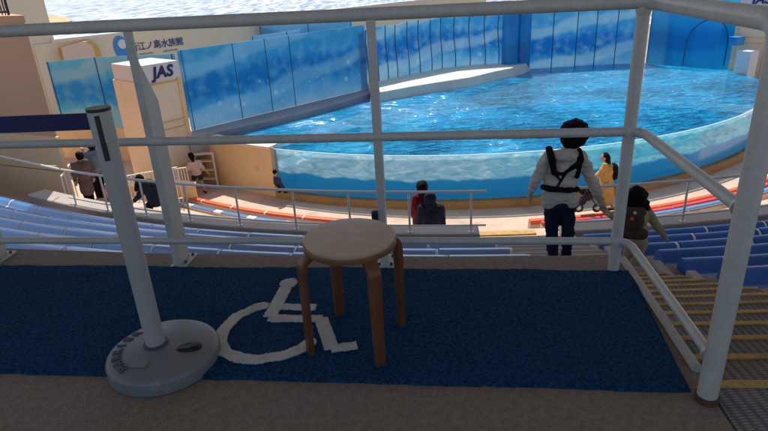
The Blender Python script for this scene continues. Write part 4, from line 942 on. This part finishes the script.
# --- girl
Y = 6.15; s = .62
girl = thing('person', g(634, 270), 'small girl in an olive jacket with long black hair and a brown backpack', 'person')
F_ = Vector((.12, 1, -.1)); hc = g(637, 197, .03)
shL, shR = g(626, 211, .02), g(647, 212, .02); elL, elR = g(613, 216, .12), g(657, 226, .02); wrL, wrR = g(606, 212, .3), g(665, 237, .05)
hpL, hpR = g(632, 242), g(642, 243); knL, knR = g(628, 254, .05), g(638, 255, -.02); anL, anR = g(624, 262, .1), g(634, 268, -.05)
neck, chest, pel = g(637, 208), g(637, 218), g(637, 238)
sh = head_shapes(hc, F_, .92) + [('c', neck, hc, .04, .04), ('c', shL, shR, .045, .045), ('e', chest, (.10, .075, .12)), ('e', pel, (.11, .085, .10)), ('c', chest, pel, .085, .09)]
limb(sh, [shL, elL, wrL], [.038, .03, .022]); limb(sh, [shR, elR, wrR], [.038, .03, .022]); limb(sh, [hpL, knL, anL], [.06, .043, .03]); limb(sh, [hpR, knR, anR], [.06, .043, .03])
for an in (anL, anR): sh.append(('c', an - Vector((0, .02, .02)), an + Vector((.01, .09, -.03)), .03, .024))
sh += hand_shapes(wrL, g(602, 210, .32)-wrL, .66, 1, .9) + hand_shapes(wrR, (.5, .1, -.6), .66, -1, .9)
gb = blob('body', sh, M['skin'], girl, .008, 3); face(hc, F_, gb, .92)
sh = [('c', shL, shR, .06, .06), ('e', chest, (.135, .10, .14)), ('e', g(637, 231), (.14, .105, .12)), ('c', chest, neck, .07, .05)]
limb(sh, [shL, elL, wrL + (elL-wrL)*.1], [.058, .050, .036]); limb(sh, [shR, elR, wrR + (elR-wrR)*.1], [.058, .052, .038])
blob('jacket', sh, M['olive'], girl, .011, 3, .008)
sh = [('e', g(637, 241), (.125, .10, .09))]; limb(sh, [hpL, knL], [.075, .06]); limb(sh, [hpR, knR], [.075, .062]); limb(sh, [knR, anR+(knR-anR)*.4], [.062, .045]); limb(sh, [knL, anL+(knL-anL)*.4], [.06, .045])
blob('trousers', sh, M['khaki'], girl, .011, 3, .006)
for an in (anL, anR): blob('shoe', [('c', an - Vector((0, .025, .022)), an + Vector((.01, .10, -.035)), .036, .03)], M['burgundy'], girl, .01, 2)
sh = [('e', g(637, 195.5, 0), (.116, .115, .115)), ('e', g(637, 204, -.04), (.105, .08, .12)), ('e', g(638, 211, -.06), (.085, .045, .085)), ('c', g(646, 203, 0), g(648, 216, 0), .045, .02), ('c', g(628, 203, 0), g(627, 213, 0), .04, .02)]
blob('hair', sh, M['hair'], girl, .011, 2, .016)
sh = [('e', g(634, 222, -.15), (.115, .075, .16)), ('c', g(626, 233, -.15), g(642, 234, -.15), .07, .07), ('c', g(627, 212, -.13), g(641, 212, -.13), .06, .06), ('c', g(629, 210, -.1), g(630, 207, .02), .02, .02)]
bpk = thing('backpack', g(634, 238, -.15), 'brown child backpack with small round badges on the back of the girl', 'backpack'); blob('pack', sh, M['brownbag'], bpk, .011, 3)
for (x, y, k) in ((635, 213, 'hoodie_cloth'), (632, 219, 'orange'), (638, 220, 'burgundy')):
    blob('badge', [('e', g(x, y, -.222), (.022, .012, .022))], M[k], bpk, .006, 1)
bm = NB()

# --- woman in ochre coat pushing a pushchair, on the pool deck
Y = 14.75; wo = thing('person', g(604, 208), 'woman in a long ochre coat pushing a dark pushchair along the pool deck', 'person')
F_ = Vector((-1, .1, -.05)); hc = g(604.5, 157); neck = g(606, 162); chest = g(607, 170); pel = g(606, 183)
shL, shR = g(605, 166, -.16), g(606, 166, .16); elL, elR = g(599, 175, -.2), g(600, 173, .2); wrL, wrR = g(592, 179, -.16), g(592, 178, .16)
hpL, hpR = g(606, 184, -.08), g(606, 184, .08); knL, knR = g(602, 197, -.08), g(609, 197, .08); anL, anR = g(602, 208, -.1), g(613, 208, .08)
sh = head_shapes(hc, F_, 1.0) + [('c', neck, hc, .05, .05), ('c', shL, shR, .06, .06), ('e', chest, (.12, .16, .2)), ('e', pel, (.12, .16, .14)), ('c', chest, pel, .11, .12), ('c', chest, neck, .08, .05)]
limb(sh, [shL, elL, wrL], [.05, .04, .03]); limb(sh, [shR, elR, wrR], [.05, .04, .03]); limb(sh, [hpL, knL, anL], [.08, .055, .04]); limb(sh, [hpR, knR, anR], [.08, .055, .04])
for an in (anL, anR): sh.append(('c', an, an + Vector((-.15, 0, -.03)), .04, .03))
sh += hand_shapes(wrL, (-1, .1, -.2), 1, 1, .9) + hand_shapes(wrR, (-1, -.1, -.2), 1, -1, .9)
wb_ = blob('body', sh, M['skin'], wo, .013, 3); face(hc, F_, wb_)
sh = [('c', shL, shR, .085, .085), ('e', chest, (.16, .2, .22)), ('c', chest, pel, .16, .18), ('e', pel, (.19, .21, .16)), ('c', g(606, 186, -.06), g(605.5, 198, -.06), .19, .2), ('c', g(606, 186, .06), g(607, 198, .06), .19, .21)]
limb(sh, [shL, elL, wrL+(elL-wrL)*.1], [.085, .07, .05]); limb(sh, [shR, elR, wrR+(elR-wrR)*.1], [.085, .07, .05])
blob('coat', sh, M['ochre'], wo, .018, 3, .02)
blob('hair', [('e', hc + Vector((.03, 0, .025)), (.10, .10, .11)), ('c', hc + Vector((.07, 0, -.02)), g(609, 172), .09, .05)], M['hair'], wo, .014, 2, .012)
for an in (anL, anR): blob('shoe', [('c', an + Vector((.03, 0, -.02)), an + Vector((-.17, 0, -.04)), .05, .04)], M['burgundy'], wo, .013, 2)
bp_ = thing('backpack', g(613, 172), 'black backpack worn by the woman in the ochre coat', 'backpack'); blob('pack', [('e', g(613.5, 168), (.12, .15, .15)), ('e', g(614, 174), (.13, .16, .17))], M['carrier'], bp_, .016, 3)
pc_ = thing('pushchair', g(588, 210), 'dark folding pushchair in front of the woman in the ochre coat', 'pushchair')
for dy in (-.2, .2):
    bm = NB(); tube(bm, bend([g(593, 179, dy), g(590, 184, dy), g(580, 203, dy), g(577, 208, dy)], .1), .02, 8); obj('side_frame', bm, M['black'], pc_, 'auto')
    bm = NB(); tube(bm, [g(587, 191, dy), g(597, 207, dy)], .018, 8); obj('rear_strut', bm, M['black'], pc_, 'auto')
    for px_, nm in ((579, 'wheel'), (597, 'wheel')):
        c = g(px_, 208, dy); bm = NB(); ring = [c + Vector((.10*math.cos(a), 0, .10*math.sin(a))) for a in (2*math.pi*k/20 for k in range(21))]; tube(bm, ring, .028, 8, False); wh = obj('wheel', bm, M['black'], pc_, 'auto')
        bm = NB(); tube(bm, [c + Vector((0, -.03, 0)), c + Vector((0, .03, 0))], .05, 12); obj('hub', bm, M['signwhite'], wh, 'auto')
bm = NB(); tube(bm, [g(593, 179, -.2), g(593, 179, .2)], .022, 8); obj('handle', bm, M['black'], pc_, 'auto')
blob('seat', [('c', g(588, 196, -.1), g(588, 196, .1), .14, .14), ('c', g(582, 201, -.1), g(582, 201, .1), .12, .12)], M['darkgrey'], pc_, .02, 3)
blob('hood', [('e', g(585, 190), (.18, .2, .14))], M['carrier'], pc_, .02, 3)

# --- seated pair
def seated(cx_, head, sh_y, base_y, width, top_m, hair_m, label, hood=False, F_=Vector((0, 1, 0))):
    p = thing('person', g(cx_, base_y), label, 'person'); hc = g(*head); neck = g(head[0], sh_y-2); chest = g(cx_, (sh_y+base_y)/2); pel = g(cx_, base_y-4)
    w2 = width/2; shL, shR = g(cx_-w2+3, sh_y+2), g(cx_+w2-3, sh_y+2); elL, elR = g(cx_-w2+1, sh_y+18, .1), g(cx_+w2-1, sh_y+18, .1); wrL, wrR = g(cx_-4, sh_y+20, .35), g(cx_+4, sh_y+20, .35)
    knL, knR = pel + Vector((-.12, .42, .03)), pel + Vector((.12, .42, .03)); anL, anR = knL + Vector((0, .05, -.42)), knR + Vector((0, .05, -.42))
    sh = head_shapes(hc, F_, .98) + [('c', neck, hc, .05, .05), ('c', shL, shR, .06, .06), ('e', chest, (.15, .1, .22)), ('e', pel, (.17, .13, .12)), ('c', chest, pel, .1, .12)]
    limb(sh, [shL, elL, wrL], [.05, .04, .03]); limb(sh, [shR, elR, wrR], [.05, .04, .03])
    limb(sh, [pel+Vector((-.09, 0, 0)), knL, anL], [.085, .06, .04]); limb(sh, [pel+Vector((.09, 0, 0)), knR, anR], [.085, .06, .04])
    for an in (anL, anR): sh.append(('c', an, an+Vector((0, .15, -.03)), .042, .034))
    sh += hand_shapes(wrL, (.3, 1, -.2), 1, 1) + hand_shapes(wrR, (-.3, 1, -.2), 1, -1)
    b_ = blob('body', sh, M['skin'], p, .013, 3); face(hc, F_, b_)
    sh = [('c', shL, shR, .085, .085), ('e', chest, (.2, .15, .25)), ('c', chest, pel, .17, .19), ('c', chest, neck, .12, .08)]
    limb(sh, [shL, elL, wrL+(elL-wrL)*.1], [.085, .075, .05]); limb(sh, [shR, elR, wrR+(elR-wrR)*.1], [.085, .075, .05])
    if hood: sh += [('e', hc + Vector((0, -.02, .0)), (.12, .12, .14)), ('c', hc, neck, .11, .12)]
    blob('jacket', sh, M[top_m], p, .016, 3, .014)
    sh = [('e', pel, (.19, .15, .12))]; limb(sh, [pel+Vector((-.09, 0, 0)), knL, anL+(knL-anL)*.1], [.10, .08, .06]); limb(sh, [pel+Vector((.09, 0, 0)), knR, anR+(knR-anR)*.1], [.10, .08, .06])
    blob('trousers', sh, M['denim'], p, .016, 3, .006)
    for an in (anL, anR): blob('shoe', [('c', an, an+Vector((0, .17, -.04)), .05, .042)], M['black'], p, .014, 2)
    if hair_m: blob('hair', [('e', hc+Vector((0, -.015, .02)), (.115, .12, .125)), ('e', hc+Vector((0, -.05, -.05)), (.10, .07, .09))], M['hair'], p, .013, 2, .015)
    return p
Y = 10.8; seated(423, (422, 187), 196, 228, 20, 'burgundy', True, 'person with black hair in a burgundy jacket sitting behind the guard rail')
Y = 10.55; seated(431, (430, 197), 206, 230, 25, 'navy', False, 'person in a dark navy jacket with the hood up, sitting next to the burgundy jacket', True)

# --- standing figures, generic
def standing(head, sh_, hip, feet, label, top_m, leg_m, F_, hair=True, s=1.0, arms=None, ponytail=None, shorts=False, lean=None, coat=None):
    p = thing('person', g(*feet[0]), label, 'person'); F_ = Vector(F_).normalized(); r = F_.cross(Vector((0, 0, 1))).normalized()
    hc, sc_, pc2 = g(*head), g(*sh_), g(*hip); a0, a1 = g(*feet[0]) + Vector((0, 0, .07*s)), g(*feet[1]) + Vector((0, 0, .07*s))
    shL, shR = sc_ - r*.16*s, sc_ + r*.16*s; hL, hR = pc2 - r*.08*s, pc2 + r*.08*s
    kn = lambda h, a: h.lerp(a, .48) + F_*.05*s
    neck = sc_ + (hc-sc_)*.3; ch = sc_.lerp(pc2, .3); wa = sc_.lerp(pc2, .7)
    arms = arms or ((sc_ - r*.22*s - Vector((0, 0, .28*s)), sc_ - r*.22*s + F_*.1*s - Vector((0, 0, .5*s))), (sc_ + r*.22*s - Vector((0, 0, .28*s)), sc_ + r*.22*s + F_*.1*s - Vector((0, 0, .5*s))))
    rotm = Matrix.Rotation(math.atan2(F_.y, F_.x)-math.pi/2, 4, 'Z')
    sh = head_shapes(hc, F_, s) + [('c', neck, hc, .05*s, .05*s), ('c', shL, shR, .055*s, .055*s), ('e', ch, (.15*s, .1*s, .19*s), rotm), ('e', pc2, (.15*s, .11*s, .12*s), rotm), ('c', ch, pc2, .1*s, .11*s), ('c', ch, neck, .08*s, .05*s)]
    for S, (e, w_) in ((shL, arms[0]), (shR, arms[1])): limb(sh, [S, e, w_], [.048*s, .038*s, .028*s]); sh += hand_shapes(w_, (w_-e), s, 1, .6)
    for h_, a in ((hL, a0), (hR, a1)): limb(sh, [h_, kn(h_, a), a], [.082*s, .055*s, .04*s]); sh.append(('c', a - Vector((0, 0, .02*s)), a + F_*.14*s - Vector((0, 0, .035*s)), .042*s, .032*s))
    b_ = blob('body', sh, M['skin'], p, max(.009, .013*s), 3); face(hc, F_, b_, s)
    sh = [('c', shL, shR, .078*s, .078*s), ('e', ch, (.19*s, .135*s, .21*s), rotm), ('c', ch, wa, .14*s, .15*s), ('e', pc2 + Vector((0, 0, .04*s)), (.175*s, .14*s, .10*s), rotm)]
    if coat: sh += [('c', pc2, pc2.lerp(a0, coat), .16*s, .17*s), ('c', pc2, pc2.lerp(a1, coat), .16*s, .17*s)]
    for S, (e, w_) in ((shL, arms[0]), (shR, arms[1])): limb(sh, [S, e] if shorts else [S, e, w_ + (e-w_)*.12], [.075*s, .06*s] if shorts else [.075*s, .062*s, .045*s])
    blob('top', sh, M[top_m], p, max(.011, .016*s), 3, .012*s)
    sh = [('e', pc2, (.17*s, .13*s, .11*s), rotm)]
    for h_, a in ((hL, a0), (hR, a1)):
        k_ = kn(h_, a); limb(sh, [h_, h_.lerp(k_, .5)] if shorts else [h_, k_, a + (k_-a)*.1], [.10*s, .095*s] if shorts else [.10*s, .075*s, .058*s])
    blob('trousers' if not shorts else 'shorts', sh, M[leg_m], p, max(.011, .016*s), 3, .006*s)
    for a in (a0, a1): blob('shoe', [('c', a - Vector((0, 0, .025*s)), a + F_*.16*s - Vector((0, 0, .04*s)), .05*s, .04*s)], M['black'] if not shorts else M['burgundy'], p, .013, 2)
    if hair:
        sh = [('e', hc - F_*.015*s + Vector((0, 0, .022*s)), (.102*s, .108*s, .112*s), rotm), ('e', hc - F_*.05*s - Vector((0, 0, .03*s)), (.09*s, .06*s, .08*s), rotm)]
        if ponytail: sh.append(('c', hc - F_*.09*s, g(*ponytail), .06*s, .03*s))
        blob('hair', sh, M['hair'], p, .012, 2, .012)
    return p
Y = 17.7; standing((275, 172), (277, 178), (279, 184), ((279, 193), (285, 193.5)), 'small child in a dark top and black trousers beside the acrylic pool wall', 'kidblue', 'carrier', (.5, .6, 0), True, .66)
Y = 18.9; standing((191, 156), (194.5, 163), (197, 174.5), ((193, 190), (206, 193)), 'woman with black ponytail, pale pink shirt and dark shorts walking on the pool deck', 'pinkwhite', 'darkgrey', (-.6, .8, 0), True, 1.0,
    ((g(188, 169, -.1), g(183, 174, -.1)), (g(203, 168, .1), g(207, 172, .1))), (194, 166), True)
Y = 14.2; standing((79.5, 156), (80, 163), (85, 181), ((90, 207), (94, 208)), 'person with dark hair in a brown checked coat next to the grey-blue shirt', 'brownplaid', 'carrier', (-.5, .8, 0), True, .95, None, None, False, None, .35)
Y = 14.6; standing((91, 146), (93, 152), (97, 173), ((101, 205), (105, 206)), 'person in grey-blue shirt and black trousers behind the brown checked coat', 'greyblue', 'carrier', (-.6, .7, 0), True, 1.0,
    ((g(86, 160, .1), g(83, 152, .15)), (g(101, 165, 0), g(104, 174, 0))))
bgx = thing('tote_bag', g(107, 193, -.25), 'floral patterned bag hanging beside the person in the grey-blue shirt', 'bag')
blob('bag_body', [('c', g(105, 188, -.25), g(109, 199, -.25), .09, .10)], M['floral'], bgx, .014, 3, .01); bm = NB(); tube(bm, bend([g(103.5, 186, -.25), g(104.5, 177, -.22), g(107.5, 186, -.25)], .1), .012, 6); obj('strap', bm, M['carrier'], bgx, 'auto')
# crouching person in dark navy
Y = 13.6; cpn = thing('person', g(150, 206), 'person in dark navy bending over behind the parapet rail', 'person'); F_ = Vector((-.9, .4, -.3)); hc = g(139, 180); ch = g(149, 187); pel = g(156, 200)
shL, shR = g(144, 184, -.15), g(146, 183, .15); elL, elR = g(139, 196, -.15), g(141, 195, .2); wrL, wrR = g(134, 201, -.05), g(135, 200, .15)
kn1, kn2 = g(148, 207, -.12), g(148, 206, .12); an1, an2 = g(155, 217, -.12), g(155, 216, .12)
sh = head_shapes(hc, F_, .98) + [('c', g(143, 183), hc, .05, .05), ('c', shL, shR, .06, .06), ('e', ch, (.14, .14, .16)), ('e', pel, (.15, .17, .14)), ('c', ch, pel, .11, .13)]
limb(sh, [shL, elL, wrL], [.05, .04, .03]); limb(sh, [shR, elR, wrR], [.05, .04, .03]); limb(sh, [pel, kn1, an1], [.09, .06, .04]); limb(sh, [pel, kn2, an2], [.09, .06, .04])
sh += hand_shapes(wrL, (-.6, .1, -.6), 1, 1) + hand_shapes(wrR, (-.6, .1, -.6), 1, -1)
b_ = blob('body', sh, M['skin'], cpn, .013, 3); face(hc, F_, b_)
sh = [('c', shL, shR, .085, .085), ('e', ch, (.18, .2, .2)), ('c', ch, pel, .17, .19), ('e', pel, (.2, .21, .18))]
limb(sh, [shL, elL, wrL+(elL-wrL)*.1], [.085, .07, .05]); limb(sh, [shR, elR, wrR+(elR-wrR)*.1], [.085, .07, .05]); blob('jacket', sh, M['navy'], cpn, .016, 3, .014)
sh = []; limb(sh, [pel, kn1, an1], [.12, .085, .06]); limb(sh, [pel, kn2, an2], [.12, .085, .06]); blob('trousers', sh, M['carrier'], cpn, .016, 3)
blob('hair', [('e', hc+Vector((.02, 0, .03)), (.11, .11, .12)), ('c', hc, g(136, 190), .09, .05)], M['hair'], cpn, .013, 2, .015)
